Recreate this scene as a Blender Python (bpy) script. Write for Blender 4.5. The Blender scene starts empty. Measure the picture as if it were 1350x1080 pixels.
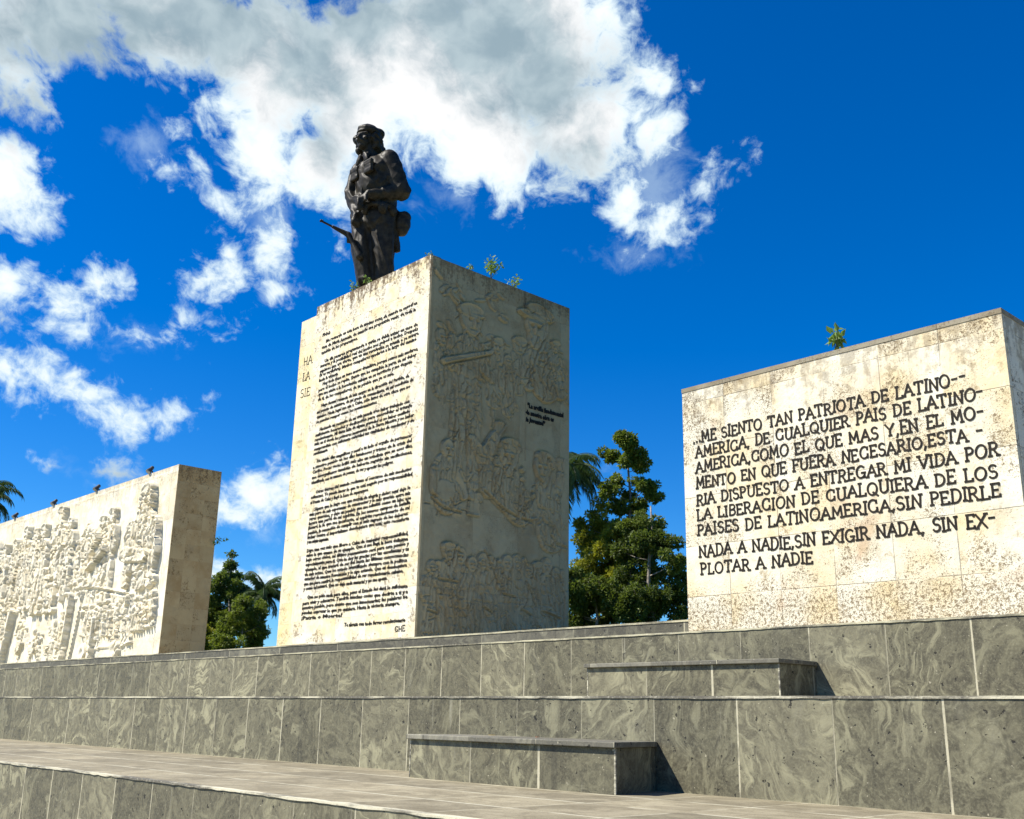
import bpy, bmesh, math, random
import numpy as np
from mathutils import Matrix, Vector

rnd = random.Random(7)
rng = np.random.default_rng(11)
scene = bpy.context.scene
COL = scene.collection
PI = math.pi

# ------------------------------------------------------------------ camera
cam_data = bpy.data.cameras.new("camera")
cam = bpy.data.objects.new("camera", cam_data)
COL.objects.link(cam)
cam.matrix_world = Matrix(((0.68597355, 0.19108681, 0.70208697, 0),
                           (0.72738442, -0.20497470, -0.65490250, 0),
                           (0.01876684, 0.95993292, -0.27960080, 0),
                           (0, 0, 0, 1)))
cam_data.lens = 37.156
cam_data.sensor_width = 36.0
cam_data.clip_start = 0.05
cam_data.clip_end = 5000
scene.camera = cam

# ------------------------------------------------------------------ colour management
scene.view_settings.view_transform = 'Standard'
scene.view_settings.look = 'None'
scene.view_settings.gamma = 1.0
scene.view_settings.exposure = 0.80
scene.cycles.max_bounces = 6
scene.cycles.transparent_max_bounces = 4

# ------------------------------------------------------------------ sun
SUN_TRAVEL = Vector((0.82, 1.0, -1.50)).normalized()
TO_SUN = -SUN_TRAVEL
sun_el = math.asin(TO_SUN.z)
sun_az = math.atan2(TO_SUN.x, TO_SUN.y)
sl = bpy.data.lights.new("sun", 'SUN')
sl.energy = 5.0
sl.angle = math.radians(0.5)
sl.color = (1.0, 0.95, 0.85)
so = bpy.data.objects.new("sun", sl)
COL.objects.link(so)
so.rotation_euler = SUN_TRAVEL.to_track_quat('-Z', 'Y').to_euler()
so.location = (-30, -40, 60)

# ------------------------------------------------------------------ node helper
class NB:
    def __init__(self, tree):
        self.t = tree; self.n = tree.nodes; self.l = tree.links
    def new(self, kind, **kw):
        nd = self.n.new(kind)
        for k, v in kw.items(): setattr(nd, k, v)
        return nd
    def put(self, sock, v):
        if isinstance(v, bpy.types.NodeSocket): self.l.new(v, sock)
        elif v is not None: sock.default_value = v
    def math(self, op, a, b=None, c=None, clamp=False):
        nd = self.new('ShaderNodeMath', operation=op, use_clamp=clamp)
        for i, v in enumerate((a, b, c)):
            if v is not None: self.put(nd.inputs[i], v)
        return nd.outputs[0]
    def vmath(self, op, a, b=None, scale=None):
        nd = self.new('ShaderNodeVectorMath', operation=op)
        self.put(nd.inputs[0], a)
        if b is not None: self.put(nd.inputs[1], b)
        if scale is not None: self.put(nd.inputs['Scale'], scale)
        return nd.outputs['Value'] if op in ('LENGTH', 'DOT_PRODUCT', 'DISTANCE') else nd.outputs[0]
    def noise(self, vec, scale, detail=4, rough=0.55, dist=0.0, col=False):
        nd = self.new('ShaderNodeTexNoise')
        self.put(nd.inputs['Vector'], vec)
        nd.inputs['Scale'].default_value = scale
        nd.inputs['Detail'].default_value = detail
        nd.inputs['Roughness'].default_value = rough
        nd.inputs['Distortion'].default_value = dist
        return nd.outputs['Color'] if col else nd.outputs[0]
    def ramp(self, v, lo, hi, a=0.0, b=1.0, smooth=True):
        nd = self.new('ShaderNodeMapRange', interpolation_type='SMOOTHSTEP' if smooth else 'LINEAR')
        self.put(nd.inputs['Value'], v)
        nd.inputs['From Min'].default_value = lo; nd.inputs['From Max'].default_value = hi
        nd.inputs['To Min'].default_value = a; nd.inputs['To Max'].default_value = b
        return nd.outputs[0]
    def mix(self, f, a, b, blend='MIX'):
        nd = self.new('ShaderNodeMix', data_type='RGBA', blend_type=blend)
        self.put(nd.inputs[0], f)
        for s, v in ((nd.inputs[6], a), (nd.inputs[7], b)):
            if isinstance(v, (tuple, list)) and len(v) == 3: v = (*v, 1)
            self.put(s, v)
        return nd.outputs[2]
    def sep(self, v):
        nd = self.new('ShaderNodeSeparateXYZ'); self.put(nd.inputs[0], v); return nd.outputs
    def comb(self, x=0.0, y=0.0, z=0.0):
        nd = self.new('ShaderNodeCombineXYZ')
        for i, v in enumerate((x, y, z)): self.put(nd.inputs[i], v)
        return nd.outputs[0]
    def white(self, v, dims='1D'):
        nd = self.new('ShaderNodeTexWhiteNoise', noise_dimensions=dims)
        self.put(nd.inputs['W'] if dims == '1D' else nd.inputs['Vector'], v)
        return nd.outputs['Value'], nd.outputs['Color']
    def bump(self, h, strength=0.5, dist=0.02):
        nd = self.new('ShaderNodeBump')
        nd.inputs['Strength'].default_value = strength; nd.inputs['Distance'].default_value = dist
        self.put(nd.inputs['Height'], h); return nd.outputs[0]

# ------------------------------------------------------------------ sky (world): Nishita blue with clouds fixed to compass directions
CLOUD = [(-23.13,33.03,6.01,2.65,15.8),(-17.21,34.03,5.56,2.97,2.46),(-12.14,33.06,4.22,4.02,8.87),(-8.34,32.47,3.9,5.07,6.31),(-4.83,33.91,5.47,4.69,4.25),(0.23,35.25,5.83,4.66,0.84),(4.04,36.67,1.99,2.3,-2.02),(-1.67,30.68,4.38,3.38,-27.98),(-0.51,28.57,1.93,2.21,1.32),(3.49,31.11,3.76,3.37,-1.08),(5.82,27.36,1.6,2.08,18.04),(7.21,33.41,1.94,1.55,-3.74),(6.64,31.19,1.88,2.16,-2.99),(7.63,34.12,1.16,0.96,-4.16),(-13.06,28.67,2.32,2.79,-21.81),(-14.86,30.79,1.83,1.6,-20.14),(-10.57,28.43,2.59,2.59,6.77),(-9.61,27.39,1.78,1.78,6.03),(-23.04,30.48,1.0,0.78,34.54),(-24.61,29.66,1.75,2.1,15.06),(-25.51,24.82,2.49,2.77,13.18),(-25.0,23.53,1.39,1.22,12.3),(-25.54,20.01,2.0,1.79,10.83),(-23.21,19.77,2.67,1.21,1.77),(-21.24,21.07,1.53,1.39,49.52),(-25.45,18.38,1.2,1.03,10.01),(-24.92,16.08,2.76,1.59,8.72),(-22.65,15.59,1.64,1.28,-12.26),(-21.01,14.27,1.67,1.02,-3.29),(-18.53,14.55,2.09,1.12,18.09),(-24.96,14.78,1.17,0.76,8.12),(-17.47,19.66,1.44,0.91,47.48),(-20.17,18.74,1.55,0.74,-1.83),(-15.57,31.39,1.13,0.76,10.48),(-16.06,22.01,2.22,1.38,17.68),(-15.09,23.62,0.93,1.31,7.74),(-12.72,21.64,2.28,1.02,34.18),(-13.09,23.87,1.17,2.15,36.91),(-12.31,24.16,0.71,1.1,6.63),(-17.91,27.17,1.28,0.9,10.31),(-16.42,27.58,0.76,0.68,9.67),(-15.05,25.92,1.15,0.92,8.42),(-17.42,28.94,0.68,0.68,10.69),(-13.69,26.88,1.55,1.55,8.02),(9.87,27.73,2.28,1.33,35.85),(8.26,26.2,2.86,1.43,26.99),(6.47,26.04,1.6,1.12,-2.11),(-9.15,25.48,0.64,1.59,-14.56),(-24.2,11.82,0.76,0.45,6.54),(-20.73,11.63,1.45,0.72,5.6),(-13.19,11.15,3.12,1.87,18.77),(-13.92,10.12,1.74,1.16,3.66),(-14.28,12.27,0.7,0.54,4.29),(-15.08,6.72,1.52,1.52,2.95),(-22.51,18.32,1.43,0.79,28.86),(-23.91,18.65,1.06,0.63,9.54),(-18.52,27.39,0.82,0.6,10.71),(-16.9,26.57,0.83,0.61,9.57),(-11.91,24.8,0.79,0.71,6.6),(-15.96,19.81,0.69,0.54,36.95),(-12.59,6.65,1.55,1.24,2.61),(-15.81,7.46,0.6,1.28,3.26)]
WISP = [(8.43,12.49,2.41,0.4,-0.77),(5.19,13.32,1.63,0.9,-0.13),(-13.83,12.7,0.78,0.47,4.29),(-19.02,28.2,2.23,2.23,11.29),(-13.14,25.42,2.34,2.34,7.35),(-19.99,18.69,4.06,1.48,8.08),(-23.42,12.18,2.1,0.87,6.49),(-21.27,11.46,3.23,1.26,5.66),(-3.23,27.49,3.62,1.41,2.73),(7.19,27.89,3.18,3.18,-2.76),(-12.91,9.19,1.94,1.56,3.25),(6.52,24.76,3.62,1.61,-1.95)]
GREY = [(-21.45,33.16,6.83,2.69,14.81),(-15.02,34.49,4.88,2.81,11.19),(-10.78,33.98,2.69,3.65,8.23),(-7.87,36.16,3.07,2.87,6.7),(-1.72,35.56,5.43,3.3,-17.78),(1.05,33.59,3.73,2.94,0.31),(3.13,29.96,2.19,1.39,-0.77),(-10.15,29.82,1.02,1.57,6.85),(-21.27,11.46,1.98,0.65,5.66),(-24.67,28.98,1.57,1.4,14.76),(-25.69,18.34,0.69,0.69,10.08)]

world = bpy.data.worlds.new("World")
scene.world = world
world.use_nodes = True
wt = world.node_tree
for n in list(wt.nodes): wt.nodes.remove(n)
W = NB(wt)
sky = W.new('ShaderNodeTexSky', sky_type='NISHITA')
sky.sun_disc = False
sky.sun_elevation = sun_el
sky.sun_rotation = sun_az % (2 * PI)
sky.altitude = 900
sky.air_density = 1.0
sky.dust_density = 0.35
sky.ozone_density = 2.6
hs = W.new('ShaderNodeHueSaturation')
hs.inputs['Saturation'].default_value = 1.5
hs.inputs['Value'].default_value = 0.92
W.l.new(sky.outputs[0], hs.inputs['Color'])
geo = W.new('ShaderNodeTexCoord')
dirv = W.vmath('NORMALIZE', geo.outputs['Generated'])
dx, dy, dz = W.sep(dirv)
# compass angles in degrees: u = (azimuth + 47) * cos(elevation), v = elevation
el = W.math('MULTIPLY', W.math('ARCSINE', dz), 180 / PI)
azr = W.math('ARCTAN2', dx, dy)
u = W.math('MULTIPLY', W.math('ADD', W.math('MULTIPLY', azr, 180 / PI), 47.0), W.math('COSINE', W.math('ARCSINE', dz)))
uv = W.comb(u, el, 0.0)
def warp(vec, scale, amt, detail=3):
    c = W.noise(vec, scale, detail, 0.55, col=True)
    off = W.vmath('SCALE', W.vmath('SUBTRACT', c, (0.5, 0.5, 0.5)), scale=amt)
    return W.vmath('ADD', vec, off)
uvw = warp(uv, 0.28, 2.2)
def field(blobs, vec, soft):
    acc = None
    for (cx, cy, rx, ry, rot) in blobs:
        mp = W.new('ShaderNodeMapping', vector_type='TEXTURE')
        W.put(mp.inputs['Vector'], vec)
        mp.inputs['Location'].default_value = (cx, cy, 0)
        mp.inputs['Rotation'].default_value = (0, 0, math.radians(rot))
        mp.inputs['Scale'].default_value = (rx, ry, 1)
        ln = W.vmath('LENGTH', mp.outputs[0])
        m = min(rx, ry)
        d = W.math('MULTIPLY_ADD', ln, -m, m)
        acc = d if acc is None else W.math('SMOOTH_MAX', acc, d, soft)
    return acc
n_big = W.noise(uvw, 0.42, 10, 0.62)
n_fine = W.noise(uvw, 1.6, 8, 0.62)
nz = W.math('ADD', W.math('MULTIPLY', W.math('SUBTRACT', n_big, 0.5), 5.0), W.math('MULTIPLY', W.math('SUBTRACT', n_fine, 0.5), 1.5))
cf = field(CLOUD, uv, 0.5)
body = W.math('ADD', cf, nz)
alpha = W.ramp(body, -0.08, 1.3)
wf = W.math('ADD', field(WISP, uv, 0.5), W.math('MULTIPLY', nz, 1.15))
walpha = W.ramp(wf, 0.3, 2.8, 0.0, 0.36)
alpha = W.math('MAXIMUM', alpha, walpha)
gf = W.math('ADD', field(GREY, uv, 1.0), W.math('ADD', W.math('MULTIPLY', W.math('SUBTRACT', n_big, 0.5), 5.0), W.math('MULTIPLY', W.math('SUBTRACT', n_fine, 0.5), 0.9)))
grey = W.ramp(gf, -1.0, 2.0)
thin = W.ramp(body, 0.3, 2.2)
n_soft = W.noise(uvw, 0.55, 6, 0.5)
lit = W.mix(thin, (0.70, 0.90, 1.0), (1.0, 1.0, 1.0))
shade = W.mix(W.ramp(n_soft, 0.3, 0.72), (0.31, 0.42, 0.49), (0.50, 0.61, 0.66))
ccol = W.mix(grey, lit, shade)
bg1 = W.new('ShaderNodeBackground'); bg1.inputs['Strength'].default_value = 0.085
W.l.new(W.mix(1.0, hs.outputs[0], (0.55, 0.89, 1.17), 'MULTIPLY'), bg1.inputs['Color'])
bg2 = W.new('ShaderNodeBackground'); bg2.inputs['Strength'].default_value = 0.60
W.l.new(ccol, bg2.inputs['Color'])
mx = W.new('ShaderNodeMixShader')
W.put(mx.inputs[0], alpha); W.l.new(bg1.outputs[0], mx.inputs[1]); W.l.new(bg2.outputs[0], mx.inputs[2])
wo = W.new('ShaderNodeOutputWorld'); W.l.new(mx.outputs[0], wo.inputs['Surface'])
world.cycles.sampling_method = 'MANUAL'
world.cycles.sample_map_resolution = 512

# ------------------------------------------------------------------ mesh builder
class MB:
    def __init__(self): self.v = []; self.f = []
    def add(self, vs, fs):
        o = len(self.v); self.v.extend([tuple(map(float, p)) for p in vs]); self.f.extend([tuple(int(i) + o for i in q) for q in fs]); return self
    def box(self, x0, x1, y0, y1, z0, z1):
        vs = [(x, y, z) for z in (z0, z1) for y in (y0, y1) for x in (x0, x1)]
        return self.add(vs, [(0, 2, 3, 1), (4, 5, 7, 6), (0, 1, 5, 4), (2, 6, 7, 3), (0, 4, 6, 2), (1, 3, 7, 5)])
    def frame(self, d):
        d = np.array(d, float); d /= max(np.linalg.norm(d), 1e-9)
        a = np.array((0, 0, 1.0)) if abs(d[2]) < 0.9 else np.array((1.0, 0, 0))
        s = np.cross(d, a); s /= np.linalg.norm(s); t = np.cross(s, d); return d, s, t
    def tube(self, pts, rad, n=8, cap=True):
        pts = [np.array(p, float) for p in pts]; vs = []; fs = []
        for i, p in enumerate(pts):
            dd = pts[min(i + 1, len(pts) - 1)] - pts[max(i - 1, 0)]
            _, s, t = self.frame(dd)
            for k in range(n):
                a = 2 * PI * k / n
                vs.append(p + rad[i] * (math.cos(a) * s + math.sin(a) * t))
        for i in range(len(pts) - 1):
            for k in range(n):
                a = i * n + k; b = i * n + (k + 1) % n
                fs.append((a, b, b + n, a + n))
        if cap:
            fs.append(tuple(range(n - 1, -1, -1))); fs.append(tuple((len(pts) - 1) * n + k for k in range(n)))
        return self.add(vs, fs)
    def capsule(self, a, b, ra, rb, n=14, flat=1.0):
        a = np.array(a, float); b = np.array(b, float)
        d, s, t = self.frame(b - a); m = 5; vs = []; fs = []
        rings = [(a, ra, -math.cos(PI / 2 * i / m), math.sin(PI / 2 * i / m)) for i in range(1, m + 1)]
        rings += [(b, rb, math.sin(PI / 2 * i / m), math.cos(PI / 2 * i / m)) for i in range(0, m)]
        vs.append(a - d * ra)
        for c, r, h, w in rings:
            for k in range(n):
                q = 2 * PI * k / n
                vs.append(c + d * r * h + r * w * (math.cos(q) * s + math.sin(q) * t * flat))
        vs.append(b + d * rb)
        for k in range(n): fs.append((0, 1 + (k + 1) % n, 1 + k))
        for i in range(len(rings) - 1):
            for k in range(n):
                p = 1 + i * n + k; q = 1 + i * n + (k + 1) % n
                fs.append((p, q, q + n, p + n))
        L = len(vs) - 1; o = 1 + (len(rings) - 1) * n
        for k in range(n): fs.append((L, o + k, o + (k + 1) % n))
        return self.add(vs, fs)
    def ell(self, c, ax, ay, az, n=16, m=10):
        """ellipsoid; ax, ay, az are its three half-axis vectors"""
        c, ax, ay, az = (np.array(q, float) for q in (c, ax, ay, az)); vs = [c - az]; fs = []
        for i in range(1, m):
            th = PI * i / m - PI / 2
            for k in range(n):
                q = 2 * PI * k / n
                vs.append(c + math.sin(th) * az + math.cos(th) * (math.cos(q) * ax + math.sin(q) * ay))
        vs.append(c + az)
        for k in range(n): fs.append((0, 1 + (k + 1) % n, 1 + k))
        for i in range(m - 2):
            for k in range(n):
                p = 1 + i * n + k; q = 1 + i * n + (k + 1) % n
                fs.append((p, q, q + n, p + n))
        L = len(vs) - 1; o = 1 + (m - 2) * n
        for k in range(n): fs.append((L, o + k, o + (k + 1) % n))
        return self.add(vs, fs)
    def obj(self, name, mat, parent=None, smooth=False):
        v = np.array(self.v, float)
        if parent is not None: v = v - np.array(parent.location)
        me = bpy.data.meshes.new(name)
        me.from_pydata(v.tolist(), [], self.f); me.update()
        if smooth: me.polygons.foreach_set('use_smooth', [True] * len(me.polygons))
        me.materials.append(mat)
        o = bpy.data.objects.new(name, me); COL.objects.link(o)
        if parent is not None: o.parent = parent
        return o

def bevel(o, w=0.01, seg=2):
    m = o.modifiers.new('bevel', 'BEVEL'); m.width = w; m.segments = seg; m.limit_method = 'ANGLE'; return o
def thing(name, label, cat, loc, group=None):
    o = bpy.data.objects.new(name, None); COL.objects.link(o)
    o.location = loc; o.empty_display_size = 0.2
    o['label'] = label; o['category'] = cat
    if group: o['group'] = group
    return o
def structure(o): o['kind'] = 'structure'; return o

# ------------------------------------------------------------------ materials
def material(name):
    m = bpy.data.materials.new(name); m.use_nodes = True
    t = m.node_tree
    for n in list(t.nodes):
        if n.type not in ('BSDF_PRINCIPLED', 'OUTPUT_MATERIAL'): t.nodes.remove(n)
    b = next(n for n in t.nodes if n.type == 'BSDF_PRINCIPLED')
    b.inputs['Specular IOR Level'].default_value = 0.25
    return m, NB(t), b

def facing_u(N, pos, nrm):
    """horizontal coordinate along a wall face: X on faces looking along Y, Y on faces looking along X"""
    x, y, z = N.sep(pos); nx, ny, nz = N.sep(nrm)
    side = N.math('GREATER_THAN', N.math('ABSOLUTE', nx), 0.6)
    uu = N.math('ADD', N.math('MULTIPLY', x, N.math('SUBTRACT', 1.0, side)), N.math('MULTIPLY', y, side))
    return uu, z, side

def stone(name, base=(0.66, 0.61, 0.47), warm=(0.62, 0.47, 0.24), pit=0.5, tile=(0.79, 0.70), org=(0.0, 0.0), top=None, streak=0.0, joint=0.6, rust=0.0, base_pit=None, lichen=0.25, tvar=0.12, pitscale=22.0, mottle=0.3):
    m, N, b = material(name)
    g = N.new('ShaderNodeNewGeometry'); pos = g.outputs['Position']; nrm = g.outputs['True Normal']
    uu, z, side = facing_u(N, pos, nrm)
    iu = N.math('FLOOR', N.math('DIVIDE', N.math('SUBTRACT', uu, org[0]), tile[0]))
    iz = N.math('FLOOR', N.math('DIVIDE', N.math('SUBTRACT', z, org[1]), tile[1]))
    rv, rc = N.white(N.comb(iu, iz, side), '3D')
    p2 = N.vmath('ADD', pos, N.vmath('SCALE', rc, scale=17.0))
    big = N.noise(p2, 0.9, 4, 0.6)
    mid = N.noise(p2, 4.0, 5, 0.65)
    col = N.mix(N.ramp(big, 0.38, 0.70), base, warm)
    col = N.mix(N.ramp(mid, 0.45, 0.75, 0.0, 0.55), col, (base[0] * 1.12, base[1] * 1.12, base[2] * 1.12))
    tone = N.math('MULTIPLY_ADD', rv, tvar, 1.0 - tvar * 0.5)
    col = N.mix(1.0, col, N.comb(tone, tone, tone), 'MULTIPLY')
    if rust:
        rn = N.noise(pos, 0.8, 5, 0.6, 0.5)
        col = N.mix(N.ramp(rn, 0.60, 0.74, 0.0, rust), col, (0.42, 0.20, 0.07))
    # coral-stone pits: small dark holes gathered in patches
    pn = N.noise(pos, pitscale, 4, 0.65)
    pn2 = N.noise(pos, pitscale * 2.6, 2, 0.5)
    patch = N.ramp(N.noise(p2, 1.5, 3, 0.6), 0.40, 0.66)
    if base_pit is not None:
        patch = N.math('MAXIMUM', patch, N.ramp(z, base_pit[0], base_pit[1], 1.0, 0.0))
    th = N.math('MULTIPLY_ADD', patch, -0.155, 0.69)
    pits = N.math('MAXIMUM', N.ramp(N.math('SUBTRACT', pn, th), 0.0, 0.035), N.math('MULTIPLY', N.ramp(N.math('SUBTRACT', pn2, th), 0.0, 0.05), 0.7))
    col = N.mix(N.math('MULTIPLY', pits, pit), col, (0.16, 0.105, 0.05))
    # brown-grey mottling in blotches
    mo = N.noise(p2, 7.0, 6, 0.75)
    mk = N.math('MULTIPLY', N.ramp(mo, 0.52, 0.70), N.ramp(N.noise(p2, 1.1, 4, 0.6), 0.36, 0.62))
    col = N.mix(N.math('MULTIPLY', mk, mottle), col, (0.33, 0.25, 0.135))
    # lichen-grey weathering
    ln = N.noise(N.vmath('MULTIPLY', pos, (1.0, 1.0, 0.45)), 1.7, 7, 0.72)
    col = N.mix(N.ramp(ln, 0.56, 0.74, 0.0, lichen), col, (0.24, 0.21, 0.15))
    if top is not None and streak > 0:
        # rain-washed dirt running down from the top edge
        sn = N.noise(N.vmath('MULTIPLY', pos, (5.0, 5.0, 0.45)), 1.0, 6, 0.7)
        fn = N.noise(pos, 9.0, 5, 0.7)
        dn = N.math('ADD', N.math('MULTIPLY', sn, 1.0), N.math('MULTIPLY', fn, 0.9))
        depth = N.ramp(z, top - 1.8, top, -0.42, 0.16, smooth=False)
        dirt = N.ramp(N.math('ADD', dn, depth), 0.94, 1.14, 0.0, streak)
        col = N.mix(dirt, col, (0.115, 0.075, 0.04))
    # joints
    fu = N.math('FRACT', N.math('DIVIDE', N.math('SUBTRACT', uu, org[0]), tile[0]))
    fz = N.math('FRACT', N.math('DIVIDE', N.math('SUBTRACT', z, org[1]), tile[1]))
    du = N.math('MULTIPLY', N.math('SUBTRACT', 0.5, N.math('ABSOLUTE', N.math('SUBTRACT', fu, 0.5))), tile[0])
    dz_ = N.math('MULTIPLY', N.math('SUBTRACT', 0.5, N.math('ABSOLUTE', N.math('SUBTRACT', fz, 0.5))), tile[1])
    jd = N.math('ADD', N.math('MINIMUM', du, dz_), N.math('MULTIPLY', N.math('SUBTRACT', mid, 0.5), 0.012))
    jm = N.math('MULTIPLY', N.ramp(jd, 0.002, 0.008, 1.0, 0.0), N.ramp(N.noise(pos, 1.3, 2), 0.40, 0.60))
    col = N.mix(N.math('MULTIPLY', jm, joint), col, (0.14, 0.10, 0.06))
    N.l.new(col, b.inputs['Base Color'])
    b.inputs['Roughness'].default_value = 0.9
    hgt = N.math('SUBTRACT', N.math('ADD', N.math('MULTIPLY', mid, 0.5), N.math('MULTIPLY', pn, 0.5)), N.math('ADD', N.math('MULTIPLY', pits, 0.8), jm))
    N.l.new(N.bump(hgt, 0.55, 0.02), b.inputs['Normal'])
    return m

def slate(name, w=1.0, org=0.0, z0=None, dark=(0.084, 0.076, 0.051), light=(0.285, 0.265, 0.170), joint_c=(0.47, 0.43, 0.30), jw=0.008):
    m, N, b = material(name)
    g = N.new('ShaderNodeNewGeometry'); pos = g.outputs['Position']; nrm = g.outputs['True Normal']
    uu, z, side = facing_u(N, pos, nrm)
    t = N.math('DIVIDE', N.math('SUBTRACT', uu, org), w)
    iu = N.math('FLOOR', t)
    rv, rc = N.white(N.comb(iu, side, 0.37), '3D')
    p2 = N.vmath('ADD', pos, N.vmath('SCALE', rc, scale=23.0))
    # each slab is cut another way round: rotate the pattern a little per slab
    rot = N.new('ShaderNodeVectorRotate', rotation_type='EULER_XYZ')
    N.put(rot.inputs['Vector'], p2)
    N.put(rot.inputs['Rotation'], N.vmath('SCALE', rc, scale=1.6))
    pr = rot.outputs[0]
    wc = N.noise(pr, 0.9, 3, 0.55, col=True)
    pw = N.vmath('ADD', pr, N.vmath('SCALE', N.vmath('SUBTRACT', wc, (0.5, 0.5, 0.5)), scale=1.3))
    st = N.vmath('MULTIPLY', pw, (1.0, 4.6, 1.9))
    v1 = N.noise(st, 1.35, 7, 0.66, 0.9)
    v2 = N.noise(pw, 6.5, 6, 0.65, 1.2)
    patch = N.ramp(N.noise(pr, 1.1, 3, 0.55), 0.32, 0.56)
    v3 = N.noise(N.vmath('MULTIPLY', pw, (2.2, 13.0, 5.0)), 1.7, 6, 0.68, 0.6)
    veins = N.math('MULTIPLY', N.math('MULTIPLY', N.ramp(v1, 0.49, 0.61), patch), N.ramp(v3, 0.32, 0.55, 0.5, 1.0))
    col = N.mix(N.ramp(v2, 0.35, 0.70), dark, tuple(0.55 * a + 0.45 * c for a, c in zip(dark, light)))
    col = N.mix(N.math('MULTIPLY', veins, N.math('MULTIPLY_ADD', rv, 0.55, 0.55)), col, light)
    tn = N.math('MULTIPLY_ADD', N.white(N.comb(iu, side, 0.91), '3D')[0], 0.6, 0.72)
    col = N.mix(1.0, col, N.comb(tn, tn, N.math('MULTIPLY', tn, 0.98)), 'MULTIPLY')
    gr = N.noise(pos, 45.0, 3, 0.7)
    col = N.mix(N.ramp(gr, 0.42, 0.75, 0.0, 0.35), col, light)
    # grime and pale lime wash
    lw = N.noise(N.vmath('MULTIPLY', pos, (1.2, 1.2, 0.7)), 1.4, 6, 0.7)
    col = N.mix(N.ramp(lw, 0.56, 0.78, 0.0, 0.28), col, (0.26, 0.245, 0.18))
    # water streaks and limescale running down the face
    ws = N.noise(N.vmath('MULTIPLY', pos, (7.0, 7.0, 0.5)), 1.0, 5, 0.7)
    col = N.mix(N.ramp(ws, 0.57, 0.72, 0.0, 0.45), col, (0.035, 0.033, 0.027))
    wl = N.noise(N.vmath('MULTIPLY', N.vmath('ADD', pos, (5.0, 2.0, 8.0)), (9.0, 9.0, 0.8)), 1.0, 5, 0.7)
    col = N.mix(N.ramp(wl, 0.62, 0.76, 0.0, 0.40), col, (0.36, 0.34, 0.26))
    pn = N.noise(pos, 15.0, 3, 0.55)
    pits = N.ramp(pn, 0.665, 0.70)
    col = N.mix(N.math('MULTIPLY', pits, 0.85), col, (0.012, 0.011, 0.01))
    specks = N.ramp(N.noise(N.vmath('ADD', pos, (3.1, 7.7, 1.3)), 27.0, 2, 0.5), 0.715, 0.75)
    col = N.mix(N.math('MULTIPLY', specks, 0.7), col, (0.42, 0.38, 0.27))
    # joints: each its own width and amount of lime
    ju = N.math('ROUND', t)
    jr, _ = N.white(ju)
    dj = N.math('MULTIPLY', N.math('ABSOLUTE', N.math('SUBTRACT', t, ju)), w)
    wob = N.math('MULTIPLY', N.math('SUBTRACT', N.noise(pos, 13.0, 4, 0.7), 0.5), 0.012)
    dj = N.math('ADD', dj, wob)
    wid = N.math('MULTIPLY_ADD', jr, jw * 0.9, jw * 0.55)
    jm = N.ramp(N.math('SUBTRACT', dj, wid), -0.004, 0.003, 1.0, 0.0)
    lime = N.math('MULTIPLY', N.ramp(jr, 0.1, 0.5, 0.6, 1.0), N.ramp(N.noise(pos, 3.5, 3, 0.6), 0.30, 0.52, 0.35, 1.0))
    jc = N.mix(lime, (0.10, 0.09, 0.06), joint_c)
    nz_ = N.sep(nrm)[2]
    vertical = N.math('LESS_THAN', N.math('ABSOLUTE', nz_), 0.5)
    jm = N.math('MULTIPLY', jm, vertical)
    col = N.mix(jm, col, jc)
    N.l.new(col, b.inputs['Base Color'])
    N.put(b.inputs['Roughness'], N.ramp(v2, 0.3, 0.7, 0.55, 0.8))
    hgt = N.math('SUBTRACT', N.math('ADD', N.math('MULTIPLY', gr, 0.35), N.math('MULTIPLY', v2, 0.4)), N.math('ADD', pits, N.math('MULTIPLY', jm, 0.6)))
    N.l.new(N.bump(hgt, 0.35, 0.012), b.inputs['Normal'])
    return m

def lime_mortar(name, a=(0.55, 0.51, 0.37), c=(0.13, 0.12, 0.095), lo=0.44, hi=0.60):
    m, N, b = material(name)
    g = N.new('ShaderNodeNewGeometry'); pos = g.outputs['Position']
    n1 = N.noise(N.vmath('MULTIPLY', pos, (0.9, 3, 8)), 1.0, 6, 0.7)
    n2 = N.noise(pos, 26, 4, 0.7)
    col = N.mix(N.ramp(n1, lo, hi), c, a)
    col = N.mix(N.ramp(n2, 0.5, 0.75, 0, 0.5), col, (0.70, 0.66, 0.50))
    N.l.new(col, b.inputs['Base Color']); b.inputs['Roughness'].default_value = 0.92
    N.l.new(N.bump(n2, 0.6, 0.01), b.inputs['Normal'])
    return m

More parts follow.
